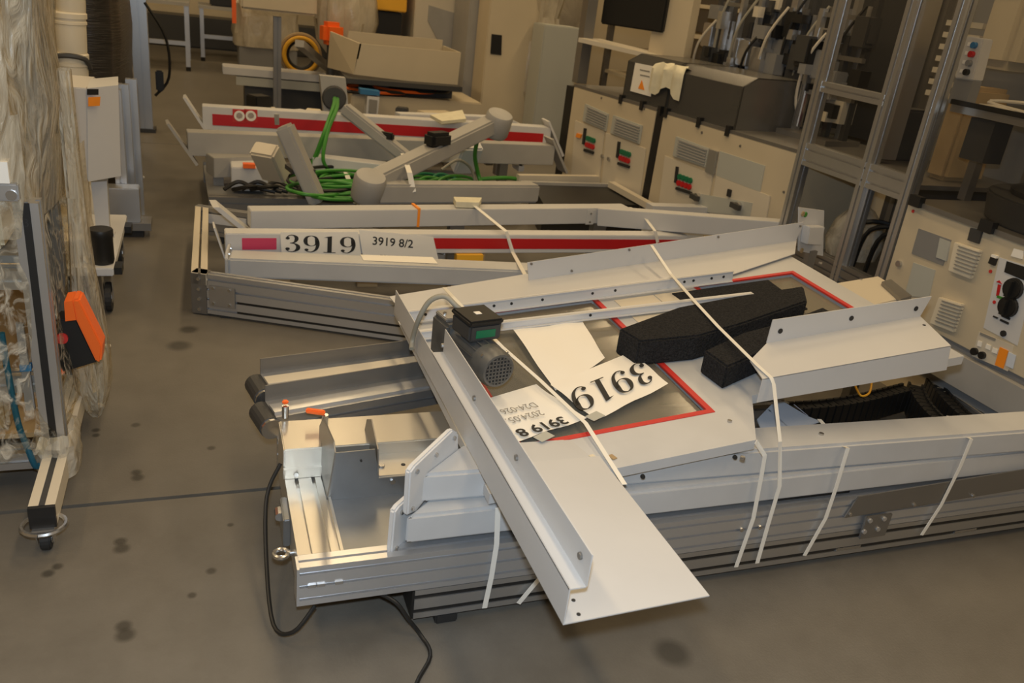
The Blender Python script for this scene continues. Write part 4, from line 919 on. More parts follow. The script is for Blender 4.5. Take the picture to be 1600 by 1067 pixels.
def hb_(z, h, y0=yA, y1=yC+.05, m='alu', X=XF): MB().edge((X-.025, y0, z), (X-.025, y1, z), .05, h, 1, max(1, round(h/.05)), .009, .01).build('crossbar', m, fr)
hb_(z1+.02, .05, yA, yB); hb_(z2+.03, .11); hb_(z3+.02, .08, m='alu_dark')
hb_(1.95, .05)
post(fr, XF+.01, ym, z3, z2-.06, .04)
for (y0, y1, za, zb_) in ((yB, yA, z1+.02, 1.9), (yB, yA, z2+.03, z1-.03), (yC+.05, yB, z2+.03, 1.9)):
    MB().lo((XF, y0+.03, za), (XF+.006, y1-.03, zb_)).build('pane', 'pane_clear', fr)
for X_, z0_ in ((XF+.74, .1),): MB().lo((X_, yC, .1), (X_+.02, yA+.05, z2)).build('added_backing', 'dark_grey', fr)  # dark panel added to stand in for the unlit interior
MB().lo((XF+.70, yC+.1, z2), (XF+.72, yA-.02, 1.9)).build('added_backing', 'mid_grey', fr)
MB().lo((XF, yC+.05, z2-.02), (XF+.74, yA, z2+.0)).build('table_plate', 'alu_dark', fr)
for k in range(7):
    MB().lo((XF+.5, yB+.08, 1.18+k*.055), (XF+.52, yB+.30, 1.205+k*.055)).build('slat', 'beige_light', fr)
MB().lo((XF+.2, yB+.16, z2+.02), (XF+.3, yB+.22, z1+.45)).build('inner_post', 'alu', fr)
MB().lo((XF+.3, yB+.25, z2), (XF+.55, yA-.1, z1-.06)).build('drive_box', 'dark_grey', fr, .01)
MB().lo((XF+.25, yC+.15, z2), (XF+.5, yB-.08, z2+.42)).build('motor_housing', 'cardboard', fr, .02)
MB().lo((XF+.35, yC+.1, z2+.5), (XF+.6, yB-.04, 1.8)).build('hopper', 'beige', fr, .04)
bag = MB(); vs = []
# white bag and hoses on the lower shelf
MB().lo((XF, yC+.05, z3-.08), (XF+.72, yA, z3-.06)).build('lower_shelf', 'alu_dark', fr)
q = V((XF+.30, ym+.30, z3-.05))
sk = MB().lathe(q, [(.02, 0), (.13, .02), (.15, .10), (.12, .20), (.06, .27), (.02, .29)], 18).build('plastic_bag', 'film_white', None, 0, True); tag(sk, 'crumpled translucent bag on the lower shelf of the enclosure', 'bag')
for k in range(4):
    y = ym-.05-k*.09
    tag(MB().tube([(XF+.2, y+.3, z3-.045), (XF+.15, y+.2, z3+.18), (XF+.25, y+.05, z3+.2), (XF+.3, y-.02, z3-.04)], .012, 6).build('hose', 'black'), 'black hose loop on the lower shelf of the enclosure', 'hose', 'hose loops in the enclosure')
# ================================================================== robot cell with control panel (far right)
XM = 2.84
def MF(x, y, off=0.0): return PX(x, y, XM-off)
cell = thing('control_cell', 'robot cell with cream control panel full of switches, vents and stickers', 'machine cell', (XM, MF(1420, 330).y, 0))
yl, ytop = MF(1420, 318).y, MF(1422, 318).z
zb_ = MF(1400, 470).z-.045; YE = 1.2
q4 = [MF(1419, 318), V((XM, YE, ytop)), V((XM, YE, zb_)), V((XM, yl, zb_))]
MB().prism(q4, (.02, 0, 0)).build('panel', 'beige', cell, .003)
MB().lo((XM+.02, YE, .12), (XM+.7, yl, ytop-.01)).build('housing', 'mid_grey', cell)
MB().lo((XM+.005, YE, .0), (XM+.7, yl-.01, .12)).build('plinth', 'beige', cell)
MB().lo((XM-.02, YE, .17), (XM+.02, yl-.15, .30)).build('lower_panel', 'grey_paint', cell)
post(cell, XM+.02, yl+.035, 0, 2.0, .05)
post(cell, XM+.7, yl+.035, 0, 2.0, .05, 'alu_dark')
MB().lo((XM-.01, YE, ytop+.0), (XM+.72, yl, ytop+.02)).build('table_plate', 'alu_dark', cell)
MB().lo((XM-.005, YE, ytop+.02), (XM+.001, yl, 1.9)).build('pane', 'pane_clear', cell)
def mq(pts, th, m, name, off=0.0, par=cell, bevel=0): return MB().prism([MF(x, y, off) for x, y in pts], (-th, 0, 0)).build(name, m, par, bevel)
sc_ = mq([(1436, 357), (1487, 375), (1474, 415), (1425, 396)], .003, 'mid_grey', 'screen'); mq([(1470, 372), (1486, 378), (1480, 408), (1464, 402)], .006, 'louver', 'screen_part')
mq([(1428, 410), (1462, 422), (1452, 465), (1414, 462)], .003, 'louver', 'type_plate')
mq([(1519, 356), (1537, 361), (1531, 381), (1514, 375)], .01, 'dark_grey', 'badge')
def fan(pts):
    f = mq(pts, .022, 'bucket', 'vent_grille', 0, cell, .003); q = [MF(x, y, .022) for x, y in pts]; n = 8
    for k in range(1, n):
        l, r = q[0].lerp(q[3], k/n), q[1].lerp(q[2], k/n); l, r = l.lerp(r, .07), r.lerp(l, .07)
        MB().bar(l, r, .012, .0035).build('slat', 'ink_grey', f)
fan([(1497, 378), (1537, 391), (1521, 436), (1487, 423)]); fan([(1472, 464), (1509, 475), (1494, 519), (1458, 505)])
mq([(1585, 388), (1600, 392), (1598, 405), (1580, 400)], .003, 'paper', 'label')
mq([(1574, 408), (1612, 420), (1606, 440), (1570, 425)], .004, 'black', 'display')
pn = mq([(1562, 402), (1620, 420), (1590, 540), (1537, 512)], .0015, 'white_clean', 'switch_panel')
for x, y in ((1585, 451), (1577, 479)):
    p = MF(x, y, .002); k = MB().cyl(p, p-V((.018, 0, 0)), .042, .038, 18).build('rotary_switch', 'black', cell, .003); MB().box(p-V((.026, 0, 0)), (.02, .014, .06)).build('knob', 'black', k)
mq([(1560, 444), (1565, 445), (1561, 464), (1557, 462)], .003, 'red', 'arrow'); mq([(1557, 440), (1566, 444), (1562, 438)], .003, 'red', 'arrow_head', .002)
mq([(1559, 461), (1575, 467), (1574, 471), (1558, 465)], .003, 'green', 'arrow')
for pts in ([(1553, 493), (1560, 496), (1559, 498), (1552, 495)], [(1566, 491), (1579, 497), (1578, 500), (1565, 494)], [(1564, 498), (1577, 504), (1576, 507), (1563, 501)]): mq(pts, .004, 'ink', 'indicator', .002)
for x, y in ((1406, 412), ): p = MF(x, y); MB().cyl(p, p-V((.012, 0, 0)), .014, None, 12).build('lock', 'steel', cell)
for x, y in ((1569, 521),): p = MF(x, y); MB().cyl(p, p-V((.008, 0, 0)), .012, None, 10).build('lock', 'ink', cell)
mq([(1551, 401), (1560, 404), (1556, 415), (1547, 411)], .012, 'black', 'toggle_switch')
mq([(1553, 397), (1561, 400), (1559, 405), (1551, 402)], .012, 'paper', 'toggle_label')
sk_ = mq([(1530, 518), (1584, 540), (1575, 580), (1519, 556)], .0015, 'beige_light', 'label_field')
for x, y in ((1524, 549), (1536, 555)): p = MF(x, y, .002); MB().cyl(p, p-V((.012, 0, 0)), .015, None, 12).build('button', 'black', cell)
st = mq([(1563, 542), (1576, 548), (1568, 576), (1555, 570)], .003, 'orange_sticker', 'warning_sticker', .002)
mq([(1577, 550), (1588, 555), (1583, 576), (1572, 571)], .003, 'pale_blue', 'sticker', .002)
for pts in ([(1529, 532), (1535, 534), (1533, 542), (1527, 540)], [(1542, 537), (1549, 540), (1547, 547), (1540, 544)], [(1552, 543), (1560, 546), (1558, 553), (1550, 550)]): mq(pts, .003, 'paper', 'label', .002)
mq([(1532, 519), (1556, 529), (1555, 533), (1531, 523)], .001, 'ink_grey', 'faint_print', .002)
for x, y in ((1427, 330), (1548, 424), (1554, 472)): p = MF(x, y, .001); MB().cyl(p, p-V((.003, 0, 0)), .007, None, 10).build('dot', 'seal', cell)
for x, y in ((1436, 307), (1548, 346)):
    p = PX(x, y, XM-.01); MB().lo((XM-.03, p.y-.03, ytop-.0), (XM+.0, p.y+.03, ytop+.045)).build('hinge', 'black', cell)
# inside the cell: round table, robot, shelf with cables, push button box
def IN(x, y, X): return PX(x, y, X)
p = V((XM+.41, yl-.50, ytop+.02))
rt = thing('round_table', 'dark round turntable inside the robot cell', 'turntable', p)
MB().cyl(p, p+V((0, 0, .11)), .36, .38, 40).build('disc', 'dark_grey', rt, .008, True); MB().lathe(p+V((0, 0, .11)), [(.30, 0), (.30, .02), (.26, .03)], 32).build('rim', 'black', rt, 0, True)
tag(MB().lathe(p+V((-.08, -.12, .141)), [(.02, 0), (.12, .015), (.14, .03), (.12, .035)], 28).build('dish', 'white_clean', None, 0, True), 'white dish on the round turntable of the robot cell', 'dish')
rb = thing('robot', 'black robot arm reaching over the round turntable', 'robot', p+V((.12, -.1, .141)))
b_ = p+V((.10, -.12, .141))
MB().cyl(b_, b_+V((0, 0, .12)), .12, .10, 20).build('foot', 'black', rb, .01, True)
MB().bar(b_+V((0, 0, .06)), b_+V((.02, -.08, .75)), .16, .16, (1, 0, 0)).build('column', 'black', rb, .03)
MB().bar(b_+V((0, -.02, .18)), b_+V((-.1, .38, .09)), .10, .10).build('forearm', 'black', rb, .02)
MB().cyl(b_+V((-.1, .38, .09)), b_+V((-.12, .43, .05)), .035, None, 12).build('wrist', 'beige_light', rb)
MB().tube([b_+V((0, -.05, .6)), b_+V((-.1, .15, .5)), b_+V((-.1, .25, .2)), b_+V((-.05, .05, .1))], .012, 6).build('hose', 'hose_blue', rb)
s0 = IN(1487, 162, XM+.10); zsh = s0.z
sh = thing('cell_shelf', 'aluminium shelf across the robot cell with grey cables lying on it', 'shelf', (XM+.1, s0.y, ytop+.02))
MB().lo((XM+.10, YE, zsh-.03), (XM+.34, s0.y, zsh)).build('board', 'alu', sh); MB().lo((XM+.09, YE, zsh-.0), (XM+.10, s0.y, zsh+.02)).build('lip', 'black', sh)
MB().lo((XM+.30, s0.y-.04, ytop+.02), (XM+.34, s0.y, zsh-.03)).build('bracket', 'alu_dark', sh)
MB().lo((XM+.12, s0.y-.22, zsh-.20), (XM+.22, s0.y-.10, zsh-.035)).build('drive', 'dark_grey', sh)
tag(MB().tube([(XM+.2, s0.y-.05, zsh+.01), (XM+.12, s0.y-.2, zsh+.02), (XM+.11, s0.y-.35, zsh+.012), (XM+.2, s0.y-.3, zsh+.05), (XM+.16, s0.y-.12, zsh+.03), (XM+.2, s0.y-.5, zsh+.01), (XM+.15, YE+.05, zsh+.01)], .007, 6).build('cable', 'beige_light'), 'loose cream cable loops on the robot cell shelf', 'cable')
XB = XM+.10
bb = thing('push_button_box', 'grey box with blue, red and two black push buttons', 'button box', PX(1505, 128, XB))
bq = [PX(x, y, XB) for x, y in ((1509, 56), (1536, 60), (1519, 126), (1491, 122))]
MB().prism(bq, (.06, 0, 0)).build('box', 'bin', bb, .004)
for x, y, c in ((1524, 71, 'blue'), (1520, 85, 'red'), (1516, 99, 'mid_grey'), (1512, 113, 'black')):
    p = PX(x, y, XB); MB().cyl(p, p-V((.016, 0, 0)), .0125, None, 14).build('button', c, bb); q = PX(x-9, y-2, XB); MB().box(q-V((.001, 0, 0)), (.002, .018, .014)).build('label', 'paper', bb)
MB().lo((XB+.005, bq[2].y, zsh), (XB+.055, bq[3].y, bq[2].z)).build('stand', 'mid_grey', bb)
bk_ = thing('cell_column', 'cream and aluminium column with black cover standing inside the robot cell', 'column', (XM+.85, yl-.3, 0))
MB().lo((XM+.82, yl-.32, .0), (XM+.9, yl-.05, 1.95)).build('cream_board', 'beige', bk_)
MB().lo((XM+.74, yl-.20, ytop+.3), (XM+.819, yl-.08, 1.95)).build('cover', 'black', bk_)
MB().lo((XM+.84, YE, .0), (XM+.9, yl-.40, 1.95)).build('cream_board', 'bucket', bk_)
for k in range(3): MB().lo((XM+.80, yl-.40-k*.03, ytop+.2), (XM+.84, yl-.385-k*.03, 1.95)).build('guide', 'alu', bk_)
MB().lo((XM+.80, YE+.1, ytop+.02), (XM+.83, yl-.75, 1.2)).build('back_board', 'dark_grey', bk_)
# ================================================================== left: wrapped profile trolley
zf = .135
e0 = P(49, 793, zf); e1 = P(64, 718, zf)
XT = (P(49, 793, zf).x+P(79, 792, zf).x)/2; YN = P(62, 794, zf).y
tr = thing('profile_trolley', 'aluminium profile trolley with caster, wrapped in stretch film', 'trolley', (XT, YN, 0))
def ybar(par, x, y0, y1, zt, s, m='alu', name='foot_bar'):
    h = s/2; g = .006
    sec = [(x-h, zt), (x-g, zt), (x-g, zt-.01), (x+g, zt-.01), (x+g, zt), (x+h, zt), (x+h, zt-s), (x-h, zt-s)]
    return MB().prism([(a, y0, b) for a, b in sec], (0, y1-y0, 0)).build(name, m, par)
ybar(tr, XT, YN+.012, YN+.95, zf, .06, 'beige_light')
MB().lo((XT-.03, YN, zf-.06), (XT+.03, YN+.012, zf)).build('end_cap', 'black', tr)
def caster(par, x, y, zt, r=.03):
    c = MB().cyl((x-.012, y, r), (x+.012, y, r), r, None, 20).build('wheel', 'rubber', par, .003)
    MB().cyl((x-.014, y, r), (x+.014, y, r), r*.45, None, 12).build('hub', 'steel', c)
    for s in (-1, 1): MB().prism([(x+s*.017, y-.012, r-.01), (x+s*.017, y+.012, r-.01), (x+s*.017, y+.03, zt), (x+s*.017, y-.03, zt)], (s*.003, 0, 0)).build('fork', 'steel', par)
    MB().box((x, y, zt), (.05, .06, .006)).build('top_plate', 'steel', par)
caster(tr, XT, YN+.02, zf-.063)
caster(tr, XT, YN+.9, zf-.063)
mb = MB(); pts = [V((XT+.05*math.cos(k*math.pi/10-1.7), YN+.01+.045*math.sin(k*math.pi/10-1.7), .078)) for k in range(21)]
mb.tube(pts, .006, 6, 1).build('bumper_ring', 'steel', tr)
py0 = P(70, 712, zf).y
pb0 = V((XT, py0+.03, 0))
zpt = PY(44, 318, py0).z
for dx in (0, -.13): post(tr, XT+dx, py0+.03, zf if dx == 0 else .42, zpt, .055, 'alu'); MB().lo((XT+dx-.009, py0+.0015, zf if dx == 0 else .42), (XT+dx+.009, py0+.004, zpt)).build('slot_shade', 'black', tr)  # posts, each slot filled black as painted groove shade
MB().lo((XT-.007, YN+.012, zf-.004), (XT+.007, YN+.3, zf+.0008)).build('slot_shade', 'dark_grey', tr)  # dark fill paints shade into the foot bar slot
post(tr, XT-.03, py0+.52, zf, 1.9, .05, 'alu_dark')
def xbar(par, y, x0, x1, zt, s, m='alu', name='cross_bar'): return MB().edge((x0, y, zt), (x1, y, zt), s, s, 1, 1, .01, .01).build(name, m, par)
for zz in (zf, .37, .66): xbar(tr, py0+.02, XT-1.2, XT-.03, zz, .05)
MB().lo((XT-1.2, py0+.08, .66), (XT-.03, py0+.55, .68)).build('shelf', 'mid_grey', tr)
MB().lo((XT-1.2, py0+.08, .15), (XT-.03, py0+.55, .165)).build('shelf', 'cardboard', tr)
text('3', .03, (XT-.008, py0+.0015, .78), (1, 0, 0), (0, 0, 1), 'ink', tr)
# load on the trolley
lb = tag(MB().lo((XT-1.1, py0+.12, .681), (XT-.08, py0+.5, 1.75)).build('carton', 'bucket', None, .01), 'tall pale carton on the film-wrapped trolley', 'carton')
tag(MB().lo((XT-.45, py0+.10, .166), (XT-.12, py0+.5, .5)).build('carton', 'cardboard', None, .01), 'brown carton low in the film-wrapped trolley', 'carton')
t = thing('clamp_block', 'bright metal clamp block on the trolley corner with a white tag', 'clamp', P(18, 300, .95))
q = PY(10, 296, py0-.005); MB().box(q, (.06, .06, .042)).build('block', 'alu', t, .004); MB().box(q+V((-.008, -.01, .047)), (.045, .04, .05)).build('tag', 'paper', t)
MB().cyl(q+V((.015, -.035, -.005)), q+V((.015, -.02, -.005)), .012).build('screw', 'steel', t)
tag(MB().tube([PY(2, 520, py0-.015), PY(12, 580, py0-.015), PY(28, 660, py0-.02), PY(45, 705, py0-.02), PY(55, 728, py0-.015), PY(62, 726, py0-.005)], .008, 8).build('hose', 'hose_blue'), 'thin blue-green hose hanging down the trolley frame', 'hose')
t = thing('scale_bar', 'dark measuring strip with a blue clip hanging inside the trolley', 'strip', PY(40, 640, py0+.0))
MB().prism([PY(x, y, py0-.002) for x, y in ((24, 505), (36, 507), (55, 640), (40, 642))], (0, .012, 0)).build('strip', 'mid_grey', t)
MB().prism([PY(x, y, py0-.006) for x, y in ((30, 571), (48, 571), (49, 580), (31, 581))], (0, .02, 0)).build('clip', 'blue', t)
# film: a lumpy closed wrap round the load, and a bulge at the lower corner
random.seed(5)
def wrap(name, label, cx, cy, rx, ry, prof, m, n=56, amp=.02, pw=.35, group=None):
    mb = MB(); vs = []; k = len(prof)
    for j, (s, z) in enumerate(prof):
        for i in range(n):
            a = 2*math.pi*i/n; c, s_ = math.cos(a), math.sin(a)
            r = 1+amp*math.sin(a*9+j*.9)+amp*.8*math.sin(a*17-j*1.7)+random.uniform(-.4, .4)*amp
            x = math.copysign(abs(c)**pw, c)*rx*s*r; y = math.copysign(abs(s_)**pw, s_)*ry*s*r
            vs.append((cx+x, cy+y, z))
    mb.add(vs, [(j*n+i, j*n+(i+1) % n, (j+1)*n+(i+1) % n, (j+1)*n+i) for j in range(k-1) for i in range(n)])
    return tag(mb.build(name, m, None, 0, True), label, 'plastic film', group)
cxw = XT-.62; cyw = py0+.27
wrap('stretch_film', 'thin clear stretch film wound round the lower trolley frame', cxw, cyw, .65, .34, [(.985, .15), (1.0, .19), (.985, .24), (.97, .36), (.985, .5), (.985, .62), (.97, .75)], 'film_light')
wrap('stretch_film', 'wrinkled yellowish stretch film wound round the load on the trolley', cxw, cyw, .65, .34, [(.972, .752), (1.0, .9), (1.03, 1.05), (1.02, 1.2), (1.04, 1.4), (1.02, 1.6), (1.0, 1.8), (1.0, 1.95)], 'film')
wrap('film_bulge', 'loose twisted tail of stretch film hanging at the trolley corner', XT+.055, py0+.42, .05, .10, [(.3, .03), (.7, .08), (1.0, .16), (1.05, .26), (.8, .40), (.6, .55), (.45, .75), (.4, .95), (.35, 1.1)], 'film', 30, .09, .8)
wrap('film_band', 'bright tight band of stretch film twisted round the trolley foot', XT, py0+.06, .05, .075, [(1.0, zf-.07), (1.08, zf-.03), (1.02, zf+.0), (1.1, zf+.03), (.9, zf+.06)], 'film_white', 26, .05, .6)
# orange black box
t = thing('tool_case', 'black box with bright orange edges hanging tilted at the wrapped trolley', 'case', P(130, 580, .25))
Y0 = py0+.22
fp = [(88, 500), (118, 462), (160, 545), (140, 572), (90, 585)]
base = [PY(x, y, Y0) for x, y in ((84, 500), (120, 500), (152, 566), (92, 584))]
MB().prism(base, (.01, .05, .01)).build('body', 'black', t, .004)
MB().prism([PY(x, y, Y0-.004) for x, y in ((112, 468), (124, 468), (160, 540), (158, 566), (150, 567), (118, 500))], (.005, .05, .01)).build('edge', 'orange', t, .005)
MB().prism([PY(x, y, Y0-.004) for x, y in ((84, 568), (92, 572), (100, 584), (90, 588))], (.005, .05, .01)).build('edge', 'orange', t)
MB().prism([PY(x, y, Y0-.003) for x, y in ((100, 472), (113, 470), (119, 500), (102, 502))], (.005, .05, .01)).build('flap', 'orange', t)
p = PY(97, 528, Y0-.001); MB().cyl(p, p-V((0, .008, 0)), .016, None, 14).build('emblem', 'seal', t)
# ================================================================== white trolley with canister and box
zt_ = .17
c_r = P(177, 419, zt_+.035); YT = c_r.y
wt = thing('white_trolley', 'low cream trolley on dark casters behind the wrapped load', 'trolley', (-.55, YT, 0))
XRr = P(177, 419, zt_+.035).x; YB_ = P(180, 335, zt_+.035).y
MB().lo((XRr-.75, YT, zt_), (XRr, YB_, zt_+.035)).build('deck', 'white_clean', wt, .004)
for y in (YT+.06, YB_-.15):
    MB().lo((XRr, y-.04, zt_-.0), (XRr+.03, y+.04, zt_+.03)).build('corner_buffer', 'black', wt)
for x, y in ((XRr-.03, YT+.05), (XRr-.12, YT+.18), (XRr-.03, YB_-.15), (XRr-.6, YT+.05)): caster(wt, x, y, zt_, .062)
pz = V((XRr-.075, YT+.42, zt_+.036))
tag(MB().lathe(P(159, 416, zt_+.036)+V((0, .05, 0)), [(.042, 0), (.045, .01), (.045, .11), (.048, .115), (.048, .14), (.045, .145)], 22).build('canister', 'black', None, 0, True), 'small black canister standing on the cream trolley deck', 'canister')
st = thing('box_stand', 'white upright stand with a large white folded box on top', 'stand', (XRr-.1, YT+.45, zt_+.036))
yS = YT+.42
MB().prism([PY(x, y, yS) for x, y in ((142, 285), (167, 283), (172, 372), (152, 374))], (0, .05, 0)).build('upright', 'white_clean', st)
q0 = PY(160, 372, yS); MB().lo((q0.x-.1, yS, zt_+.036), (q0.x+.05, yS+.05, q0.z+.02)).build('foot', 'white_clean', st)
bx_ = [PY(x, y, yS-.12) for x, y in ((89, 134), (136, 138), (138, 284), (99, 279))]
bx2 = [PY(x, y, yS-.12) for x, y in ((136, 138), (138, 284))]+[PY(189, 275, yS-.0), PY(185, 133, yS-.0)]
MB().prism(bx_, (0, .34, 0)).build('box', 'bin', st, .004)
MB().prism([bx2[0], bx2[1], bx2[2], bx2[3]], (-.02, .26, 0)).build('box_side', 'white_clean', st)
MB().prism([PY(136, 139, yS-.125), PY(154, 139, yS-.10), PY(154, 148, yS-.10), PY(136, 148, yS-.125)], (0, -.004, 0)).build('label', 'black', st)
MB().prism([PY(138, 152, yS-.125), PY(157, 151, yS-.10), PY(156, 165, yS-.10), PY(138, 166, yS-.125)], (0, -.004, 0)).build('label', 'orange_sticker', st)
sack = wrap('film_sack', 'clear film-wrapped roll standing on the cream trolley beside the stand', XRr-.20, YT+.30, .10, .11, [(1, zt_+.037), (1.05, .28), (1, .36), (1.05, .44), (.98, .52), (1, .6), (1, .66)], 'film_white', 30, .03, .9)
tag(MB().lathe((XRr-.17, YT+.13, zt_+.036), [(.07, 0), (.075, .01), (.06, .09), (.03, .10)], 20).build('roll_core', 'bin', None, 0, True), 'pale grey roll core on the cream trolley', 'roll')
# buckets: stack of three behind
ybk = yS+.45
yw = ybk
def bucket(xp, yt, yb, label, rimy=None, handle=False):
    a, b = PY(xp-27, yt, yw), PY(xp+27, yt, yw); c = PY(xp, yb, yw); r = (b-a).length/2; top = (a+b)/2; h = top.z-c.z
    t = thing('bucket', label, 'bucket', (top.x, yw, top.z-h)); o = V((top.x, yw, top.z-h))
    MB().lathe(o, [(r*.86, 0), (r*.9, .01), (r*.97, h*.72), (r*1.03, h*.74), (r*1.03, h*.80), (r*.98, h*.82), (r, h)], 28).build('shell', 'bucket', t, 0, True)
    MB().lathe(o+V((0, 0, h)), [(r*1.06, -.02), (r*1.07, 0), (r*1.0, .006), (r*.2, .008)], 28).build('lid', 'bucket', t, 0, True)
    if handle:
        MB().tube([o+V((-r*1.05, -.02, h*.7)), o+V((-r*.9, -r*.9, h*.93)), o+V((0, -r*1.1, h*1.0)), o+V((r*.9, -r*.8, h*.93)), o+V((r*1.08, 0, h*.7))], .012, 7).build('handle', 'dark_grey', t)
    return t, r, o
bucket(104, -55, 18, 'top cream plastic bucket of the stack behind the white box'); bucket(107, 20, 82, 'middle cream plastic bucket of the stack, white tag on its side')
tB, rB, oB = bucket(110, 84, 150, 'lowest cream plastic bucket with dark handle in the stack', None, True)
tag(MB().lo((oB.x-rB, yw-rB*.9, .0), (oB.x+rB, yw+rB, oB.z-.001)).build('plinth_box', 'bucket'), 'pale box carrying the stack of cream buckets', 'box')
# dark wrapped pallet
dk = MB(); 
wrap('wrapped_pallet', 'tall pallet load wrapped in shiny black film behind the buckets', -1.05, 6.1, .62, .75, [(1, .02), (1.01, .3), (.99, .6), (1.02, .9), (1, 1.2), (1.01, 1.5), (.98, 1.9)], 'black_wrap', 60, .006, .3)
for k, (xa, xb) in enumerate(((188, 200), (201, 211), (213, 223))):
    yk = 4.75+k*.16; q = PY((xa+xb)/2, 335-k*4, yk); tz = PY((xa+xb)/2, 140-k*8, yk).z
    t = thing('upright_profile', ('upright slotted profile standing right behind the white folded box', 'upright slotted profile in the middle of three by the black pallet', 'upright slotted profile of the trio standing nearest the tall grey column')[k], 'profile bar', (q.x, yk, 0), 'upright profiles by the black pallet')
    post(t, q.x, yk, 0.0, tz, .055, 'alu')
q = PY(196, 300, 4.7); t = thing('bracket_box', 'grey metal bracket box at the foot of the upright profiles', 'bracket', (q.x, 4.6, 0))
MB().lo((q.x-.10, 4.62, .08), (q.x+.07, 4.72, .26)).build('box', 'alu', t, .004); MB().lo((q.x-.10, 4.60, .04), (q.x+.12, 4.74, .08)).build('base', 'alu_dark', t); MB().lo((q.x-.08, 4.62, 0), (q.x+.08, 4.7, .04)).build('foot', 'rubber', t)
q = P(238, 205, 0); t = thing('machine_column', 'tall grey aluminium column with black cable beside the aisle', 'column', q)
post(t, q.x-.05, q.y, .03, 2.2, .12, 'alu'); MB().box(q+V((-.05, 0, .015)), (.16, .16, .03)).build('foot', 'dark_grey', t)
MB().tube([q+V((.0, -.06, 1.0)), q+V((.14, -.05, .75)), q+V((.15, -.06, .45)), q+V((.04, -.07, .3))], .012, 6).build('cable', 'black', t)
MB().box(q+V((.08, -.07, .42)), (.06, .05, .16)).build('cable_box', 'black', t, .01)
# small litter on the floor
for i, (x, y) in enumerate(((223, 278), (211, 358), (157, 636), (168, 543))):
    p = P(x, y, 0); tag(MB().box(p+V((0, 0, .006)), (.022, .016, .012), i).build('paper_scrap', 'paper', None, .002), ['white paper scrap on the aisle floor beside the upright profiles', 'white scrap by the caster of the cream trolley', 'tiny white scrap on the concrete near the film tail', 'crumpled clear scrap beside the orange-edged case'][i], 'scrap')
# ================================================================== far background
def wbench(x, y, w_, d, h, label):
    t = thing('work_table', label, 'table', (x, y, 0))
    MB().lo((x-w_/2, y, h-.04), (x+w_/2, y+d, h)).build('top', 'grey_paint', t); 
    for sx in (-1, 1):
        for yy in (y+.04, y+d-.04): MB().lo((x+sx*(w_/2-.04)-.025, yy-.025, .05), (x+sx*(w_/2-.04)+.025, yy+.025, h-.04)).build('leg', 'alu', t)
        MB().cyl((x+sx*(w_/2-.04), y+.04, 0), (x+sx*(w_/2-.04), y+.04, .05), .03, None, 10).build('foot', 'black', t)
    MB().lo((x-w_/2+.04, y+.02, .3), (x+w_/2-.04, y+.06, .35)).build('rail', 'alu', t); return t
q = P(300, 112, 0)
wbench(q.x-.55, q.y, 1.1, .8, .80, 'grey metal work table with square legs at the aisle end')
tag(MB().lo((q.x-.95, q.y+.1, .80), (q.x-.25, q.y+.7, 1.5)).build('beige_case', 'beige', None, .02), 'beige equipment case on the far work table', 'case')
wbench(q.x+.75, q.y+1.2, 1.3, .8, .72, 'second grey work table at the far aisle with black screen')
tag(MB().lo((q.x+.25, q.y+1.3, .72), (q.x+1.1, q.y+1.6, 1.3)).build('black_screen', 'black', None, .02), 'black screen on the second far work table', 'screen')
tag(MB().lo((q.x-.9, q.y+2.8, 0), (q.x+2.6, q.y+3.4, .45)).build('dark_crate', 'dark_grey', None, .02), 'long low dark crate behind the far work tables', 'crate')
tag(MB().lo((q.x-1.0, q.y+3.6, 0), (q.x+3.0, q.y+4.1, 2.2)).build('beige_cupboard', 'beige', None, .02), 'wide beige cupboard row behind the far tables', 'cupboard')
# bundle of wrapped goods right of the aisle
def gbox(px_, py_, w_, d, h, m, name, label, cat='box', z0=0.0, bevel=.01, ref=None):
    p = P(px_, py_, z0); return tag(MB().lo((p.x, p.y, z0), (p.x+w_, p.y+d, z0+h)).build(name, m, None, bevel), label, cat)
pp = P(362, 118, 0)
wrap('wrapped_stack', 'film-wrapped stack of parts with an orange strap at the aisle', pp.x+.45, pp.y+.45, .40, .34, [(1, .35), (1.02, .5), (.95, .7), (1, .85), (.7, 1.0), (.3, 1.08)], 'film_soft', 40, .04, .5)
tag(MB().lo((pp.x+.1, pp.y+.18, 0), (pp.x+.82, pp.y+.75, .34)).build('parts_pallet', 'mid_grey', None, .01), 'dark grey pallet under the film-wrapped stack', 'pallet')
tag(MB().lo((pp.x+.02, pp.y+.05, .62), (pp.x+.07, pp.y+.1, .95)).build('orange_strap', 'orange'), 'orange strap end hanging off the film-wrapped stack', 'strap')
tag(MB().lo((pp.x+.25, pp.y+.2, .60), (pp.x+.65, pp.y+.6, .95)).build('dark_carton', 'cardboard', None, .02), 'dark brown parts inside the film-wrapped stack', 'parts') if False else None
# white bars on a low pallet before it
a, b = P(348, 104, .42), P(430, 112, .42)
t = thing('bar_bundle', 'bundle of white bars with green underside lying on a low dark pallet', 'bars', (a.x, a.y, 0))
for k in range(3): MB().edge(a+V((0, .10*k, .0)), b+V((.5, .10*k, 0)), .085, .07).build('bar', 'white_clean', t, .004)
MB().edge(a+V((.12, 0, -.08)), b+V((.5, 0, -.08)), .3, .08).build('underlay', 'louver', t)
MB().lo((a.x+.2, a.y+.02, 0), (b.x+.5, a.y+.3, .25)).build('pallet', 'dark_grey', t)
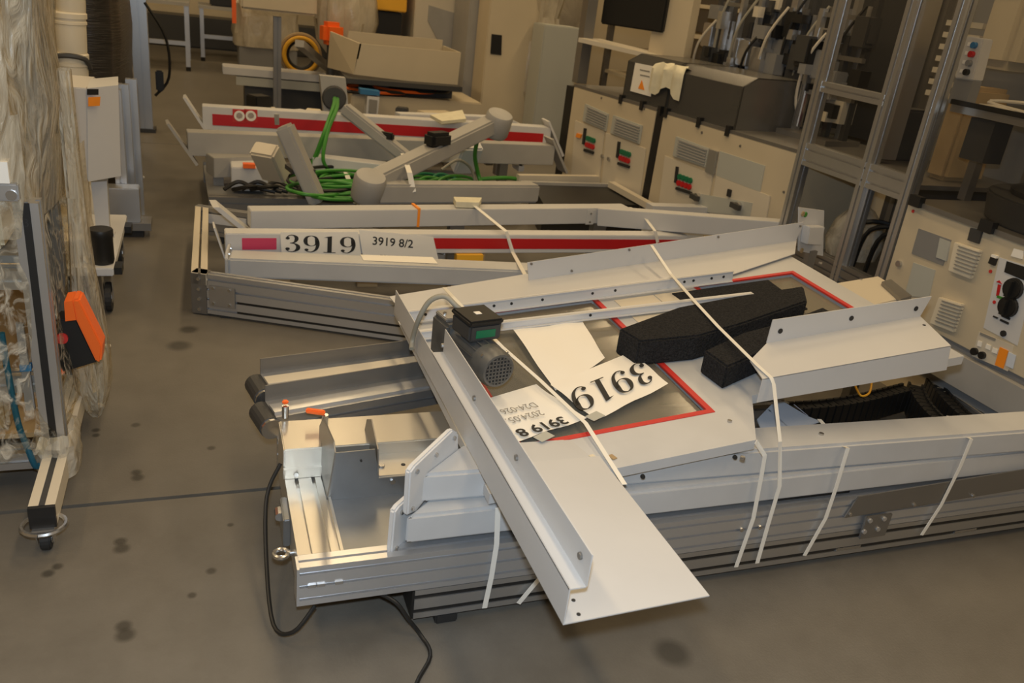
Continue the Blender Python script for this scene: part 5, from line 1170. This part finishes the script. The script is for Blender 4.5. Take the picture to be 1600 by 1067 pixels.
# grey control head on a pole
p = V((PY(433, 95, a.y-.22).x, a.y-.22, 0)); t = thing('pole_terminal', 'grey terminal housing carried by a dark slotted pole', 'terminal', p)
post(t, p.x, p.y, .03, PY(435, 26, p.y).z, .07, 'alu_dark'); h0 = PY(375, 18, p.y); h1 = PY(492, 24, p.y)
MB().lo((h0.x, p.y-.15, h1.z), (h1.x, p.y+.15, h1.z+.35)).build('head', 'beige', t, .02); MB().box(p+V((0, 0, .015)), (.22, .22, .03)).build('base', 'dark_grey', t)
# cable reel with orange rings, ducts
p = P(470, 130, .25); t = thing('hose_ring', 'ring of orange and black hose standing behind the pole', 'hose', p)
for k, (r, m) in enumerate(((.17, 'yellow'), (.14, 'black'), (.20, 'cardboard'))):
    MB().tube([p+V((math.cos(a*.5236)*r, .03*k, .28+math.sin(a*.5236)*r)) for a in range(13)], .022, 8).build('ring', m, t)
MB().lo((p.x-.15, p.y-.05, 0), (p.x+.15, p.y+.15, .06)).build('foot', 'dark_grey', t)
tag(MB().bar(P(468, 68, .75), P(520, 112, .35), .08, .06).build('duct', 'grey_paint'), 'slanting grey duct beside the hose ring', 'duct')
# robot head wrapped with orange rag
p = PY(540, 40, 8.6); wrap('wrapped_robot', 'robot wrist wrapped in crumpled clear film', p.x, 8.6, .28, .25, [(.4, .55), (.9, .75), (1.05, .95), (1, 1.15), (.8, 1.35), (.3, 1.5)], 'film_soft', 36, .07, .9)
tag(MB().cyl((p.x, 8.6, 0), (p.x, 8.6, .72), .12, .1, 18).build('robot_pedestal', 'dark_grey'), 'dark pedestal under the film-wrapped robot wrist', 'pedestal')
p = PY(518, 52, 8.25); tag(MB().box(p, (.20, .16, .20), .3).build('orange_plug', 'orange', None, .04), 'bright orange plastic cap beside the wrapped robot wrist', 'cap')
tag(MB().cyl((p.x, 8.25, 0), (p.x, 8.25, p.z-.1), .04).build('cap_stand', 'dark_grey'), 'thin dark stand under the orange cap', 'stand')
tag(MB().lo((PY(496, 28, 8.9).x, 8.9, .9), (PY(496, 28, 8.9).x+.3, 8.95, 1.15)).build('paper_tag', 'paper'), 'white paper on the film beside the orange cap', 'paper') if False else None
# open grey bin box (hopper) with tray of cables
yh = 7.5
def HB(x, y, Y=None): return PY(x, y, yh if Y is None else Y)
t = thing('hopper_box', 'large open beige sheet-metal hopper box on a base', 'hopper', (HB(620, 190).x, yh, 0))
q = [HB(562, 68), HB(718, 82), HB(712, 136), HB(552, 116)]
MB().prism(q, (0, .02, 0)).build('front_wall', 'beige', t)
MB().prism([q[0], q[3], HB(525, 118)+V((0, .0, 0))+V((0, .55, 0)), HB(530, 58)+V((0, .55, 0))], (.015, 0, 0)).build('side_wall', 'beige', t)
MB().prism([q[1], q[2], q[2]+V((.0, .6, 0)), q[1]+V((0, .6, 0))], (.015, 0, 0)).build('side_wall', 'beige', t)
MB().prism([q[0]+V((0, .6, .05)), q[1]+V((0, .6, .05)), q[2]+V((0, .6, 0)), q[3]+V((0, .6, 0))], (0, .02, 0)).build('back_wall', 'beige', t)
zt2 = q[3].z-.02
MB().prism([V((q[3].x-.08, yh-.15, zt2)), V((q[2].x+.02, yh-.15, zt2)), V((q[2].x, yh+.6, zt2)), V((q[3].x-.05, yh+.6, zt2))], (0, 0, -.04)).build('tray', 'dark_grey', t)
MB().lo((q[3].x-.02, yh-.05, .0), (q[2].x+.25, yh+.6, zt2-.14)).build('base', 'beige', t, .01)
MB().lo((q[3].x+.2, yh+.1, zt2-.14), (q[2].x, yh+.5, zt2-.04)).build('column', 'dark_grey', t)
for k in range(5): tag(MB().tube([V((q[3].x+.1+.13*k+math.cos(a*.5236)*.28, yh+.12+math.sin(a*.5236)*.2, zt2-.12+.012*k)) for a in range(13)], .014, 6).build('cable', 'orange' if k % 2 else 'black'), 'orange cable loop lying under the hopper box' if k % 2 else 'black cable loop lying under the hopper box', 'cable', 'orange loops under the hopper' if k % 2 else 'black loops under the hopper')
p = HB(582, 160, 7.2); t = thing('white_cartridge', 'white cartridge box with blue cap standing before the hopper base', 'cartridge', (p.x, 7.2, p.z-.15))
MB().prism([HB(x, y, 7.2) for x, y in ((574, 150), (593, 152), (590, 181), (572, 179))], (0, .1, 0)).build('box', 'white_clean', t)
MB().prism([HB(x, y, 7.2) for x, y in ((563, 139), (594, 143), (593, 150), (563, 147))], (0, .1, 0)).build('cap', 'blue', t)
MB().prism([HB(x, y, 7.19) for x, y in ((577, 155), (590, 157), (588, 178), (576, 176))], (0, .005, 0)).build('print', 'ink_grey', t)
qq = HB(580, 181, 7.2); MB().lo((qq.x-.1, 7.2, 0), (qq.x+.1, 7.3, qq.z)).build('stand', 'mid_grey', t)
# tall grey machine cabinets
def tall(x0, x1, ybase, d, m, label, h=2.3):
    a, b = PY(x0, 150, ybase), PY(x1, 150, ybase); t = thing('machine_cabinet', label, 'cabinet', (a.x, ybase, 0))
    MB().lo((a.x, ybase, .06), (b.x, ybase+d, h)).build('body', m, t, .01); MB().lo((a.x+.03, ybase+.03, 0), (b.x-.03, ybase+d-.03, .06)).build('plinth', 'dark_grey', t); return t, a, b
t, a, b = tall(752, 838, 7.9, .35, 'beige', 'tall beige machine cabinet with small black window and film on its side')
MB().prism([PY(x, y, 7.9) for x, y in ((768, 53), (784, 55), (783, 86), (766, 84))], (0, -.008, 0)).build('window', 'black', t)
wrap('film_curtain', 'creased film hanging over the corner of the tall beige cabinet', b.x+.02, 8.1, .16, .30, [(.9, .1), (1, .5), (1.05, .9), (.8, 1.2), (1.05, 1.5), (1.1, 1.9), (1.1, 2.2)], 'film_soft', 40, .06, .6)
t, a, b = tall(722, 752, 8.3, .55, 'grey_paint', 'narrow grey column cabinet with sloping side behind the hopper')
t, a, b = tall(640, 722, 8.9, .65, 'beige_light', 'pale machine cabinet with a slanted recess and red knob')
MB().prism([PY(x, y, 8.9) for x, y in ((670, 8), (716, 22), (716, 75), (690, 75), (668, 32))], (0, -.01, 0)).build('recess', 'grey_paint', t)
p = PY(713, 56, 8.88); MB().cyl(p, p-V((0, .05, 0)), .035, None, 14).build('knob', 'red', t)
MB().prism([PY(x, y, 8.88) for x, y in ((718, 72), (732, 78), (738, 90), (722, 86))], (0, -.03, 0)).build('handle', 'dark_grey', t)
t, a, b = tall(565, 640, 9.6, .8, 'bucket', 'far pale cabinet with a grey pipe running up its front')
MB().cyl(PY(636, 75, 9.5), PY(642, -40, 9.5), .05, None, 12).build('pipe', 'beige_light', t)
t = thing('dark_opening_machine', 'dark open machine with a yellow-orange hood behind the hopper', 'machine', (PY(600, 60, 9.0).x, 9.0, 0))
a, b = PY(584, 66, 9.0), PY(626, 72, 9.0); MB().lo((a.x, 9.0, 0), (b.x, 9.5, PY(600, 18, 9.0).z)).build('body', 'black', t, .01); MB().lo((a.x-.03, 8.95, PY(600, 16, 9.0).z), (b.x+.03, 9.5, 2.1)).build('hood', 'yellow', t, .01)
t, a, b = tall(838, 895, 7.55, .3, 'louver', 'grey cabinet with black side gap next to the cream control cabinets', 1.15)
wrap('film_sheet_load', 'pale film-wrapped load towering above the grey cabinet', (a.x+b.x)/2+.25, 9.0, .60, .4, [(1, .6), (1.02, 1.0), (.98, 1.4), (1.03, 1.8), (1, 2.3)], 'film_soft', 50, .02, .4)
tag(MB().lo(((a.x+b.x)/2-.2, 8.7, 0), ((a.x+b.x)/2+.7, 9.3, 2.2)).build('wrapped_carton', 'bucket', None, .02), 'tall pale carton inside the film-wrapped load', 'carton')
# flattened cream cloth on the striped barrier
t = tag(MB().prism([P(672, 184, .55), P(722, 176, .55), P(728, 190, .55), P(690, 194, .55)], (0, 0, .02)).build('crumpled_bag', 'cloth'), 'crumpled cream bag lying on the striped barrier beam', 'bag')
# far machines and shelving closing the view to the right
tag(MB().lo((4.6, 3.0, 0), (5.4, 6.6, 2.4)).build('machine_row', 'mid_grey', None, .03), 'dark grey machine row behind the cream control cabinets', 'machine')
t = thing('shelf_rack', 'beige shelf rack with horizontal boards behind the control cabinets', 'rack', (3.9, 6.0, 0))
for k in range(9): MB().lo((3.95, 3.9, .25+k*.24), (4.5, 8.2, .28+k*.24)).build('board', 'beige', t)
for y in (3.9, 5.3, 6.7, 8.15): MB().lo((3.93, y, 0), (3.99, y+.05, 2.4)).build('upright', 'alu_dark', t)
MB().lo((4.5, 3.9, 0), (4.55, 8.2, 2.4)).build('back', 'beige', t)
tag(MB().lo((2.6, 10.5, 0), (7.5, 11.2, 2.4)).build('beige_cupboard', 'beige', None, .02), 'long beige cupboard bank far behind the hall machines', 'cupboard')
tag(MB().lo((2.0, 13.6, 0), (4.0, 14.2, 2.3)).build('beige_cupboard', 'beige_light', None, .02), 'pale cupboard far behind the pole terminal', 'cupboard')

# offcuts and small parts heaped behind and between the barrier beams
for i, (x, y, w_, d_, h_, m, lb) in enumerate(((408, 160, .16, .10, .05, 'beige_light', 'cream wooden offcut lying behind the striped barrier near its decals'), (448, 165, .26, .08, .04, 'white_clean', 'long white offcut strip behind the striped barrier'), (478, 166, .20, .12, .05, 'bucket', 'pale folded cardboard piece behind the striped barrier beside the socket plate'), (395, 152, .14, .14, .14, 'black', 'small black motor lying behind the striped barrier'), (610, 176, .10, .10, .12, 'dark_grey', 'small dark bottle-shaped part behind the striped barrier'), (650, 170, .3, .2, .1, 'beige', 'flat beige tray at the foot of the hopper base'))):
    p = P(x, y, .30); o_ = MB().box((p.x, min(p.y+.15, 6.92), .30+h_/2), (w_, d_, h_), i*.7).build('offcut', m, None, .008); tag(o_, lb, 'offcut')
tb = thing('parts_bench', 'low grey bench of loose parts behind the striped barrier beams', 'bench', (P(480, 165, .30).x, 6.85, 0))
q0, q1 = P(385, 156, .30), P(665, 175, .30)
MB().lo((q0.x-.1, 6.65, .26), (q1.x+.2, 7.05, .30)).build('top', 'grey_paint', tb)
for sx in (q0.x, q1.x):
    for sy in (6.72, 7.0): MB().lo((sx-.03, sy-.03, 0), (sx+.03, sy+.03, .26)).build('leg', 'alu_dark', tb)
